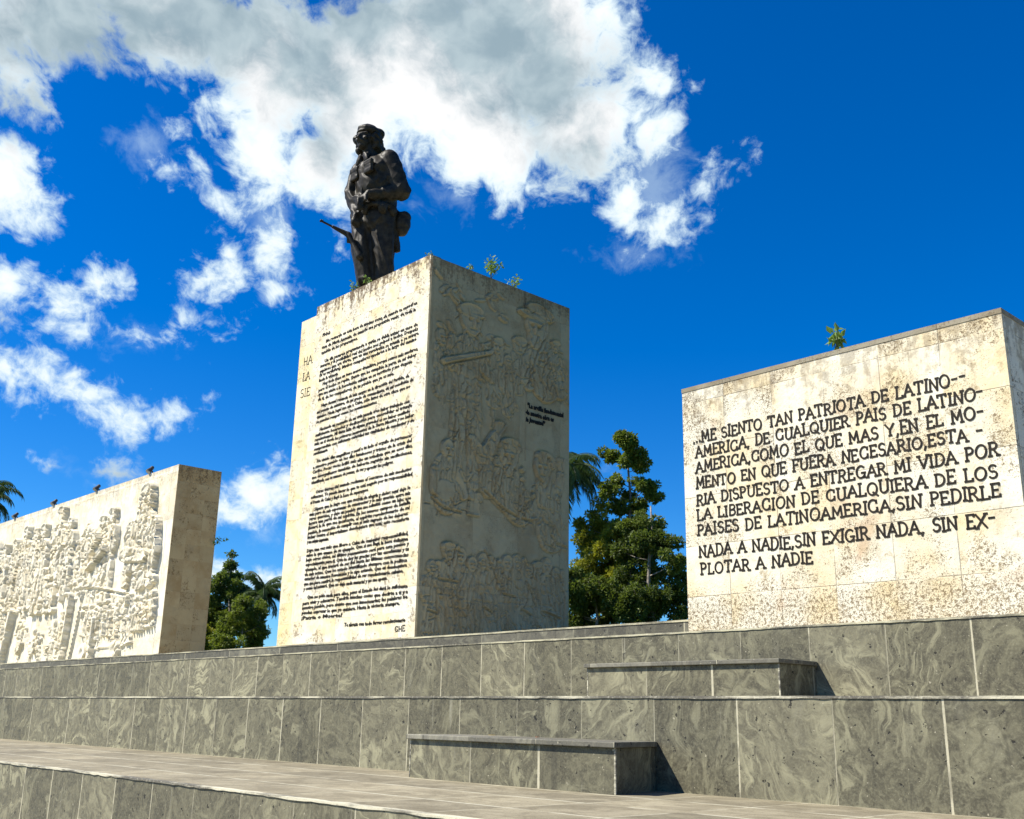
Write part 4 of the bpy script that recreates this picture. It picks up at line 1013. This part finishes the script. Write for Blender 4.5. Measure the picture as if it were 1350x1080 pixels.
# --- body: one continuous figure (trousers, jacket, arms, hands, neck, face)
B = MB()
hipR, hipL = sp(-.34, -.14, 2.95), sp(.30, .22, 2.95)
kneR, kneL = sp(-.33, .06, 1.75), sp(.34, .28, 1.72)
ankR, ankL = sp(-.12, .08, .42), sp(.42, .26, .40)
for h_, k_, a_, in ((hipR, kneR, ankR), (hipL, kneL, ankL)):
    B.capsule(h_, k_, .45, .39); B.capsule(k_, a_ + SZ * .15, .39, .335)
    B.ell(a_ + SZ * .20, LFT * .36, FWD * .36, SZ * .20)                                             # bloused trouser over the boot
    B.capsule(a_ - SZ * .1, a_ - SZ * .26 + FWD * .05, .21, .19); B.capsule(a_ - SZ * .26, a_ - SZ * .28 + FWD * .36, .17, .13)
# jacket: a long blouse from shoulders to hips
B.ell(sp(.02, .04, 2.80), LFT * .74, FWD * .54, SZ * .60)
B.capsule(sp(-.34, -.06, 2.75), sp(-.38, -.06, 3.6), .44, .42); B.capsule(sp(.34, .22, 2.60), sp(.36, .24, 3.6), .44, .42)
B.ell(sp(-.01, .04, 3.55), LFT * .74, FWD * .56, SZ * .75)
B.ell(sp(-.06, .05, 4.25), LFT * .80, FWD * .60, SZ * .80)
B.ell(sp(-.10, .06, 4.72), LFT * .83, FWD * .58, SZ * .62)
B.capsule(sp(-.56, -.40, 5.08), sp(.33, .47, 5.08), .31, .32)
B.capsule(sp(-.18, .06, 5.05), sp(-.34, .10, 5.66), .31, .24)                                          # neck
# left arm, bent across the belly, hand hanging over the belt
shL, elL, wrL = sp(.39, .54, 5.06), sp(.84, .60, 3.82), sp(-.26, .74, 3.52)
B.capsule(shL, elL, .35, .31); B.capsule(elL, wrL, .29, .17)
B.capsule(wrL, sp(-.46, .74, 3.36), .15, .15)
# right arm, hanging to the rifle
shR, elR, wrR = sp(-.64, -.48, 5.05), sp(-.82, -.44, 4.05), sp(-.60, .10, 3.10)
B.capsule(shR, elR, .31, .28); B.capsule(elR, wrR, .27, .17); B.ell(elR, LFT * .27, FWD * .27, SZ * .3)
palR = sp(-.60, .20, 2.86); B.ell(palR, LFT * .13, FWD * .15, SZ * .21)
# fingers: left hand closed over the belt, right hand round the rifle stock
for k in range(4):
    b0 = sp(-.40 - .055 * k, .80, 3.32); b1 = sp(-.43 - .055 * k, .84, 3.12 - .02 * (k % 3)); b2 = sp(-.43 - .05 * k, .80, 2.96 - .02 * (k % 3))
    B.capsule(b0, b1, .058, .052, 8); B.capsule(b1, b2, .052, .042, 8)
    c0 = sp(-.60 - .06 * (k - 1.5), .30, 2.78); c1 = sp(-.62 - .06 * (k - 1.5), .40, 2.62 + .02 * k); c2 = sp(-.60 - .06 * (k - 1.5), .30, 2.50 + .02 * k)
    B.capsule(c0, c1, .056, .050, 8); B.capsule(c1, c2, .050, .042, 8)
B.capsule(sp(-.36, .86, 3.42), sp(-.36, .94, 3.22), .062, .050, 8); B.capsule(sp(-.48, .26, 2.92), sp(-.44, .36, 2.70), .060, .048, 8)
# head turned a little to his right, leaning forward
hd = sp(-.45, .12, 5.97); HF = np.array((0.24, -0.97, -0.05)); HL = np.array((.97, .24, 0)); HU = np.array((0, 0, 1.0))
B.ell(hd + HU * .04 - HF * .03, HL * .33, HF * .41, HU * .40)
B.ell(hd + HF * .14 - HU * .17, HL * .25, HF * .26, HU * .22)                                            # jaw
B.ell(hd + HF * .19 - HU * .31, HL * .18, HF * .18, HU * .15)                                            # bearded chin
B.capsule(hd + HF * .37 + HU * .09, hd + HF * .45 - HU * .07, .045, .068, 8)                             # nose
for e in (-1, 1):
    B.capsule(hd + HF * .33 + HL * e * .06 + HU * .12, hd + HF * .27 + HL * e * .24 + HU * .13, .060, .05, 8)    # brow
    B.ell(hd + HF * .28 + HL * e * .19 - HU * .06, HL * .09, HF * .08, HU * .06)                         # cheekbone
    B.ell(hd + HL * e * .335 - HU * .02, HL * .05, HF * .08, HU * .10)                                   # ear
B.capsule(hd + HF * .39 + HL * .11 - HU * .16, hd + HF * .39 - HL * .11 - HU * .16, .042, .042, 8)       # moustache
B.capsule(hd + HF * .35 + HL * .06 - HU * .22, hd + HF * .35 - HL * .06 - HU * .22, .032, .032, 8)
def folds(co):
    z = co[:, 2] - SC[2]; x, y = co[:, 0], co[:, 1]
    cloth = np.clip((5.05 - z) * 4, 0, 1) * np.clip((z - .25) * 4, 0, 1)
    legs = np.clip((2.7 - z) * 2, 0, 1)
    q = vnoise(x * 1.1 + 33, y * 1.1 + z * .9 + 33, 60) * .8
    a = 1 - 2 * np.abs(vnoise((x + .35 * z) * 2.6 + q + 50, (y + .25 * z) * 2.6 + q + 50, 61))          # long slanting folds
    b_ = 1 - 2 * np.abs(vnoise(x * 4.2 + z * 2.4 + q + 40, y * 4.2 - z * 1.6 + 40, 62))                  # cross creases
    v_ = 1 - 2 * np.abs(vnoise(x * 4.4 + q * 1.5 + 20, y * 4.4 + z * .35 + q + 20, 65))                 # trouser folds
    a, b_, v_ = (np.sign(t) * np.abs(t) ** 1.4 for t in (a, b_, v_))
    return cloth * ((0.050 * a + 0.034 * b_) * (1 - legs * .75) + 0.050 * v_ * legs) + 0.005 * vnoise(x * 9 + z * 3 + 90, y * 9 + z * 7 + 90, 64)
remeshed(B, 'body', 0.032, M['bronze'], st, folds)
def wavy(amp, sc, sd): return lambda co: amp * ridged(co, (sc, sc, sc * 1.3), sd) + amp * .5 * ridged(co, (sc * 2, sc * 2, sc * 2), sd + 1)
# --- hair and beret
Hh = MB()
for k in range(44):
    a = PI * (0.24 + 1.52 * k / 43); ring = k % 3
    q = hd - HF * .06 + (HF * math.cos(a) * .38 + HL * math.sin(a) * .38) * (1.0 + .10 * (ring == 1)) + HU * (.04 - .17 * ring + rnd.uniform(-.05, .05))
    if math.cos(a) > .12 + .25 * (ring == 0): continue
    w = rnd.uniform(.12, .18); Hh.ell(q, HL * w, HF * w, HU * w * 1.1, 10, 7)
for k in range(11): Hh.ell(hd - HF * (.40 + .05 * (k % 3)) + HL * (.07 * (k - 5)) - HU * (.22 + .10 * (k % 3)), HL * .12, HF * .13, HU * .13, 10, 7)
remeshed(Hh, 'hair', 0.032, M['bronze'], st, wavy(.026, 6, 71))
Bt = MB()   # soft beret pulled to the back
Bt.ell(hd + HU * .32 - HF * .10 + HL * .04, HL * .44 - HU * .05, HF * .47 + HU * .05, HU * .23)
Bt.ell(hd + HU * .30 - HF * .30 + HL * .12, HL * .38, HF * .30, HU * .24); Bt.ell(hd + HU * .42 - HF * .08, HL * .34, HF * .34, HU * .20)
Bt.ell(hd + HU * .24 - HF * .02, HL * .385, HF * .43, HU * .09)
remeshed(Bt, 'beret', 0.032, M['bronze'], st, wavy(.016, 3, 73))
def box_(mb, c, a, b, d):
    mb.add([c + i * a + j * b + k * d for k in (-1, 1) for j in (-1, 1) for i in (-1, 1)], [(0, 2, 3, 1), (4, 5, 7, 6), (0, 1, 5, 4), (2, 6, 7, 3), (0, 4, 6, 2), (1, 3, 7, 5)])
# --- jacket details standing on the body surface
Cl = MB()
for e in (-1, 1):
    c0 = sp(-.22, .12, 5.17) + LFT * e * .20 + FWD * .42
    Cl.ell(c0 - SZ * .06, LFT * .11 + SZ * e * .03, FWD * .05 + SZ * .02, SZ * .22 - LFT * e * .12)
Cl.capsule(sp(-.20, .10, 5.30) + FWD * .30 + LFT * .16, sp(-.16, .08, 4.62) + FWD * .50, .075, .05, 10)
Cl.capsule(sp(-.20, .10, 5.30) + FWD * .30 - LFT * .16, sp(-.16, .08, 4.62) + FWD * .50, .075, .05, 10)
Cl.capsule(sp(-.16, .08, 4.62) + FWD * .52, sp(-.06, .06, 3.70) + FWD * .50, .05, .05, 10)
remeshed(Cl, 'collar', 0.03, M['bronze'], st, wavy(.008, 5, 75))
for e in (-1, 1):
    Pk = MB(); c0 = sp(-.09, .06, 4.62) + LFT * e * .40 + FWD * .55
    box_(Pk, c0, LFT * .21, FWD * .07, SZ * .24); box_(Pk, c0 + SZ * .17 + FWD * .03, LFT * .23, FWD * .07, SZ * .08)
    remeshed(Pk, 'pocket', 0.03, M['bronze'], st, wavy(.008, 5, 77))
Bl = MB(); n = 40
ring = []
for k in range(n):
    a = 2 * PI * k / n
    c0 = sp(-.02, .02, 3.22) + LFT * (.80 * math.cos(a)) + FWD * (.58 * math.sin(a)); ring.append(c0)
Bl.tube(ring + [ring[0]], [.10] * (n + 1), 8, cap=False)
for (a, w) in ((-.3, .16), (.35, .17), (2.2, .15), (1.25, .13)):
    Bl.ell(sp(-.02, .02, 3.08) + LFT * .84 * math.cos(a) + FWD * .62 * math.sin(a), LFT * w, FWD * w, SZ * .24)
remeshed(Bl, 'belt', 0.032, M['bronze'], st, wavy(.010, 5, 79))
# --- canteen bag at the back of the left hip with its hanging flap
Bg = MB()
bc = sp(.94, .22, 2.80)
Bg.ell(bc, SR * .30, SD * .26, SZ * .40); Bg.ell(bc + SZ * .24 + SR * .06, SR * .26, SD * .24, SZ * .22); Bg.ell(bc - SZ * .26 - SR * .02, SR * .24, SD * .22, SZ * .20)
Bg.capsule(sp(.66, .25, 3.25), sp(.90, .25, 3.05), .10, .12)
bag_ = remeshed(Bg, 'canteen_bag', 0.035, M['bronze'], st, wavy(.018, 3.5, 81))
Fl = MB()
Fl.capsule(sp(.62, .20, 2.55), sp(.82, .20, 1.80), .20, .12); Fl.capsule(sp(.70, .20, 2.30), sp(.86, .24, 1.78), .14, .10)
remeshed(Fl, 'coat_tail', 0.035, M['bronze'], st, wavy(.020, 4, 83))
# --- rifle: muzzle forward and up, stock down against the thigh
rt_, rs, rb = sp(-1.84, .40, 2.58), sp(-.86, .38, 2.14), sp(-.44, .52, 1.30)
rf = MB(); barrel_ = rf.tube([rt_, rt_ + (rs - rt_) * .05, rt_ + (rs - rt_) * .06, rs], [.050, .050, .034, .040], 10).obj('barrel', M['bronze'], st, True)
S_ = MB(); S_.capsule(rt_ + (rs - rt_) * .45, rs, .060, .10, 12); S_.capsule(rs, rs + (rb - rs) * .45, .115, .085, 12); S_.capsule(rs + (rb - rs) * .40, rb, .085, .15, 12)
S_.capsule(rs + SZ * -.06, rs + (rb - rs) * .2 + SZ * -.12 + SR * -.08, .06, .05, 10)
rifle_ = remeshed(S_, 'rifle', 0.028, M['bronze'], st)
barrel_.parent = rifle_
sg = MB(); u_ = (rs - rt_) / np.linalg.norm(rs - rt_)
sg.capsule(rt_ + u_ * .10, rt_ + u_ * .10 + SZ * .07, .022, .016, 8); sg.obj('sight', M['bronze'], st, True).parent = rifle_

# ------------------------------------------------------------------ plants
def leaf_cloud(centres, radii, n, size, droop=0.2, aspect=0.5, seed=1, up=0.3):
    """n folded leaves scattered round clump centres; one island per leaf"""
    r = np.random.default_rng(seed)
    k = r.choice(len(centres), n, p=np.array(radii) ** 2 / np.sum(np.array(radii) ** 2))
    d = r.normal(size=(n, 3)); d /= np.linalg.norm(d, axis=1)[:, None]
    rad = np.array(radii)[k] * r.uniform(0.25, 1.0, n) ** 0.5
    p = np.array(centres)[k] + d * rad[:, None] * np.array((1, 1, .85))
    ax = d + r.normal(size=(n, 3)) * .7; ax[:, 2] -= droop; ax /= np.linalg.norm(ax, axis=1)[:, None]
    nr = r.normal(size=(n, 3)) * .8; nr[:, 2] += up * 2
    sd = np.cross(ax, nr); sd /= np.linalg.norm(sd, axis=1)[:, None] + 1e-9
    nn = np.cross(sd, ax)
    L = size * r.uniform(.6, 1.35, n)[:, None]; Wd = L * aspect * .5
    a = p; b_ = p + ax * L * .5 + sd * Wd + nn * L * .08; c_ = p + ax * L - nn * L * .06; e = p + ax * L * .5 - sd * Wd + nn * L * .08
    v = np.stack([a, b_, c_, e], 1).reshape(-1, 3)
    o = np.arange(n) * 4
    f = np.stack([np.stack([o, o + 1, o + 2], 1), np.stack([o, o + 2, o + 3], 1)], 1).reshape(-1, 3)
    return v, f
def crown_obj(name, v, f, mat, parent):
    mb = MB(); mb.v = [tuple(q) for q in v]; mb.f = [tuple(q) for q in f.tolist()]
    return mb.obj(name, mat, parent)
def tree(name, label, cat, x, y, ztop, clumps, n, size, mat, r0, seed, zg=-1.7, group=None, sub=5):
    """clumps: (dx, dy, z, radius); every clump breaks into smaller leaf clusters with gaps between"""
    r = np.random.default_rng(seed)
    t = thing(name, label, cat, (x, y, zg), group)
    tr = MB(); m = 9
    pts = [(x + .12 * math.sin(i * 1.7 + seed), y + .12 * math.cos(i * 1.3 + seed), zg + (ztop - zg) * i / m) for i in range(m + 1)]
    tr.tube(pts, [r0 * (1 - .9 * i / m) + .015 for i in range(m + 1)], 9)
    cs, rs_ = [], []
    for (cx, cy, cz, cr) in clumps:
        z0 = max(zg + 1.0, cz - max(.35 * math.hypot(cx, cy), .4)); q = (z0 - zg) / (ztop - zg); i = min(int(q * m), m - 1)
        b0 = np.array(pts[i]) + (np.array(pts[i + 1]) - np.array(pts[i])) * (q * m - i)
        c1 = np.array((x + cx, y + cy, cz)); rb_ = max(r0 * (1 - .9 * q) * .5, .02)
        tr.tube([b0, (b0 + c1) / 2 + np.array((0, 0, -.1 * cr)), c1], [rb_, rb_ * .7, rb_ * .3], 6)
        for k in range(sub):
            d = r.normal(size=3); d /= np.linalg.norm(d); q = c1 + d * cr * r.uniform(.35, .85) * np.array((1, 1, .8))
            tr.tube([c1, (c1 + q) / 2, q], [rb_ * .3 + .008, rb_ * .2 + .006, .006], 5)
            cs.append(q); rs_.append(cr * r.uniform(.22, .46))
    tr.obj('trunk', M['bark'], t, True)
    v, f = leaf_cloud(cs, rs_, n, size, seed=seed)
    crown_obj('crown', v, f, mat, t)
    return t
def palm(name, label, x, y, zc, fl, n, seed, group, zg=-1.7):
    r = np.random.default_rng(seed)
    t = thing(name, label, 'palm tree', (x, y, zg), group)
    MB().tube([(x, y, zg), (x + .05, y, zg + (zc - zg) * .3), (x, y + .05, zg + (zc - zg) * .7), (x, y, zc - .9), (x, y, zc + .1)], [.32, .36, .30, .22, .12], 12).obj('trunk', M['palm_bark'], t, True)
    MB().tube([(x, y, zc - 1.2), (x, y, zc - .4), (x, y, zc + .1)], [.21, .19, .06], 10).obj('crownshaft', M['twig'], t, True)
    fr = MB()
    for k in range(n):
        a = 2 * PI * (k * .382) + r.uniform(-.2, .2); e = math.radians(r.uniform(-10, 80)); L = fl * r.uniform(.8, 1.1)
        h = np.array((math.cos(a), math.sin(a), 0)); p = np.array((x, y, zc)); pts = [p.copy()]; m = 14
        for i in range(m):
            ee = e - 1.9 * (i / m) ** 1.4; p = p + (h * math.cos(ee) + SZ * math.sin(ee)) * L / m; pts.append(p.copy())
        fr.tube(pts, [.035 * (1 - i / (m + 1)) + .006 for i in range(m + 1)], 4)
        side = np.cross(h, SZ)
        for i in range(2, m + 1):
            for q in range(3):
                c0 = pts[i - 1] + (pts[i] - pts[i - 1]) * (q / 3)
                ll = fl * .23 * (1 - .6 * abs(i / m - .45)) * r.uniform(.8, 1.15)
                tdir = (pts[i] - pts[i - 1]) / (L / m)
                for s in (-1, 1):
                    dd = side * s + tdir * .55 - SZ * r.uniform(.35, .9); dd /= np.linalg.norm(dd); w = np.cross(dd, tdir); w /= np.linalg.norm(w) + 1e-9
                    t1 = c0 + dd * ll * .5; t2 = c0 + dd * ll * .95 - SZ * ll * .25; wd = fl * .012
                    fr.add([c0, t1 + tdir * wd, t2, t1 - tdir * wd], [(0, 1, 2), (0, 2, 3)])
    fr.obj('fronds', M['leaf_palm'], t)
    return t
RT = np.array((0.686, 0.727)); DP = np.array((-0.727, 0.686))
def cl(L, cx, dep_seed, ppm, z_at, y_at):
    """clump list from offsets (metres right of the trunk, height) with random depth"""
    r = np.random.default_rng(dep_seed); out = []
    for (px, py, rad) in L:
        a = (px - cx) / ppm; dpt = r.uniform(-1, 1) * min(1.6, 0.5 + rad / ppm)
        q = RT * a + DP * dpt
        out.append((q[0], q[1], z_at + (y_at - py) / ppm, rad / ppm))
    return out
G1 = 'trees behind the platform, right of the tall pedestal'
tree('broadleaf_tree', 'tall slender tree with a tufted top rising above the others between pedestal and inscribed wall', 'tree', -39.3, 46.0, 16.4,
     cl([(822, 583, 20), (838, 600, 20), (806, 597, 17), (846, 612, 15), (826, 610, 14), (812, 633, 13), (838, 634, 10), (800, 650, 17), (826, 652, 14), (850, 648, 18), (862, 655, 11), (840, 668, 16), (815, 672, 16), (825, 700, 24), (845, 720, 24), (812, 740, 24)], 828, 3, 23.2, 4.0, 850), 24000, 0.19, M['leaf_tall'], 0.20, 3, group=G1, sub=9)
tree('broadleaf_tree', 'yellow-green bushy tree directly right of the tall pedestal, left of the slender tree', 'tree', -41.1, 46.5, 11.2,
     cl([(788, 682, 22), (770, 700, 22), (808, 690, 18), (795, 710, 26), (770, 728, 24), (812, 722, 22), (786, 745, 26), (760, 750, 20), (800, 765, 26), (775, 780, 26), (815, 790, 24), (790, 812, 26), (765, 820, 22), (830, 700, 20), (828, 725, 24), (762, 790, 24), (782, 660, 14), (765, 770, 22), (785, 768, 24), (806, 742, 22), (760, 690, 16), (757, 712, 16), (756, 738, 18), (757, 765, 18), (770, 715, 20), (776, 675, 16), (840, 760, 24), (820, 765, 24)], 795, 5, 23.2, 4.0, 850), 30000, 0.21, M['leaf_yellow'], 0.22, 5, group=G1, sub=9)
tree('broadleaf_tree', 'dark rounded tree directly left of the inscribed wall', 'tree', -36.9, 45.0, 11.4,
     cl([(868, 698, 22), (884, 705, 18), (850, 705, 20), (892, 728, 20), (862, 728, 24), (840, 735, 20), (896, 755, 20), (872, 760, 26), (848, 765, 24), (900, 788, 22), (880, 795, 26), (852, 800, 26), (830, 805, 24), (904, 820, 20), (905, 770, 20), (912, 800, 22), (908, 840, 20), (880, 735, 22), (868, 828, 24)], 872, 7, 23.2, 4.0, 850), 34000, 0.18, M['leaf_dark'], 0.24, 7, group=G1, sub=9)
tree('broadleaf_tree', 'low dark shrubby tree filling the foot of the gap between pedestal and inscribed wall', 'tree', -39.2, 43.0, 7.2,
     cl([(770, 800, 26), (795, 790, 26), (822, 795, 26), (848, 805, 26), (872, 812, 24), (784, 828, 26), (812, 830, 26), (840, 836, 26), (865, 842, 24), (760, 840, 24), (892, 840, 20), (764, 775, 20), (785, 775, 22), (808, 772, 20), (760, 815, 22), (800, 812, 24), (832, 780, 20), (858, 785, 20), (885, 790, 20), (778, 848, 22), (826, 850, 22), (900, 815, 18)], 822, 9, 23.8, 3.9, 850), 42000, 0.19, M['leaf_dark'], 0.20, 9, group=G1, sub=9)
G2 = 'trees behind the platform, between relief wall and pedestal'
tree('cone_tree', 'pointed cone-shaped dark green tree between the relief wall and the tall pedestal', 'tree', -62.9, 34.0, 9.75,
     cl([(308, 733, 6), (306, 745, 10), (310, 758, 14), (298, 768, 14), (318, 772, 13), (306, 782, 18), (290, 788, 15), (324, 790, 15), (310, 800, 18), (294, 808, 20), (328, 810, 16), (312, 822, 20), (286, 826, 18), (334, 828, 14), (300, 840, 20), (282, 772, 10), (332, 785, 12), (338, 800, 14), (280, 800, 16), (276, 815, 16), (322, 776, 12), (296, 778, 14), (342, 820, 14)], 308, 11, 19.9, 3.9, 850), 30000, 0.19, M['leaf_pine'], 0.20, 11, group=G2, sub=9)
tree('shrub', 'rounded light green shrub at the foot of the cone-shaped tree beside the relief wall', 'shrub', -62.6, 31.5, 5.4,
     cl([(280, 832, 16), (298, 826, 15), (318, 834, 15), (288, 850, 18), (310, 852, 18), (272, 850, 16), (330, 842, 14), (305, 838, 16)], 295, 13, 20.4, 3.7, 850), 13000, 0.17, M['leaf_yellow'], 0.10, 13, group=G2, sub=9)
tree('shrub', 'green shrub under the small palm, directly left of the tall pedestal', 'shrub', -56.6, 31.5, 5.6,
     cl([(345, 828, 16), (360, 838, 16), (332, 840, 14), (350, 852, 18), (368, 826, 12), (342, 812, 13), (358, 814, 13), (330, 826, 12), (352, 800, 12), (366, 800, 10), (340, 796, 8), (362, 848, 14), (368, 812, 12), (366, 832, 13), (336, 852, 16), (324, 850, 14)], 348, 15, 20.8, 3.7, 850), 13000, 0.17, M['leaf_tall'], 0.10, 15, group=G2, sub=9)
palm('palm_tree', 'small palm behind the shrubs directly left of the tall pedestal', -60.6, 35.0, 7.2, 2.2, 34, 31, 'palms behind the monument')
palm('palm_tree', 'palm with drooping fronds half hidden behind the right edge of the tall pedestal', -42.9, 44.0, 14.0, 3.4, 34, 33, 'palms behind the monument')
palm('palm_tree', 'palm showing only its frond tips at the left edge of the photo', -104.4, 30.0, 18.6, 4.4, 24, 35, 'palms behind the monument')

def weed(x, y, z, h, n, label, seed, spread=.5, size=.10, stems=3, lean=(0, 0)):
    r = np.random.default_rng(seed)
    t = thing('weed_plant', label, 'weed', (x, y, z), 'weeds growing out of the monument')
    mb = MB(); cs = []; rs_ = []
    for k in range(stems):
        q = np.array((x, y, z - .03)); e = q + np.array((r.uniform(-1, 1) * spread * h + lean[0], r.uniform(-1, 1) * spread * h + lean[1], h * r.uniform(.65, 1)))
        mid = (q + e) / 2 + np.array((r.uniform(-.1, .1) * h, 0, .08 * h))
        mb.tube([q, mid, e], [.012 * h + .004, .009 * h + .003, .003], 5)
        cs += [mid, (mid + e) / 2, e]; rs_ += [h * .16, h * .16, h * .18]
    mb.obj('stem', M['twig'], t)
    v, f = leaf_cloud(cs, rs_, n, size, seed=seed, aspect=.55)
    crown_obj('leaves', v, f, M['leaf_weed'], t)
weed(PX1 - .08, 21.0, PZ - .03, .62, 110, 'largest leafy weed on top of the tall pedestal, above the shaded relief', 41, .45, .14, 5)
weed(PX1 - .08, 22.0, PZ - .03, .36, 40, 'smaller weed on top of the tall pedestal, right of the largest one', 42, .7, .13, 4)
weed(PX1 - .08, 20.2, PZ - .03, .24, 20, 'tiny weed on the top edge of the tall pedestal, left of the largest one', 43, .6, .10, 3)
weed(PX1 - .30, PY0 + .12, PZ, .20, 16, 'tiny weed at the front top corner of the tall pedestal', 44, .7, .09, 3)
weed(-27.95, PY0 + .10, PZ, .42, 34, 'thin weed at the front of the statue on the left', 45, .6, .11, 4)
weed(-27.15, PY0 + .12, PZ, .34, 34, 'low spreading weed directly at the feet of the statue', 46, .8, .10, 4)
weed(-6.72, QY + .10, QZ + .01, .36, 40, 'single upright sprig on top of the inscribed wall', 47, .10, .125, 3)
weed(LX1 - .02, LY1 - .02, 6.45, .40, 26, 'dark tuft growing out of the back corner of the brown relief wall end', 48, .5, .13, 3, lean=(.25, .15))
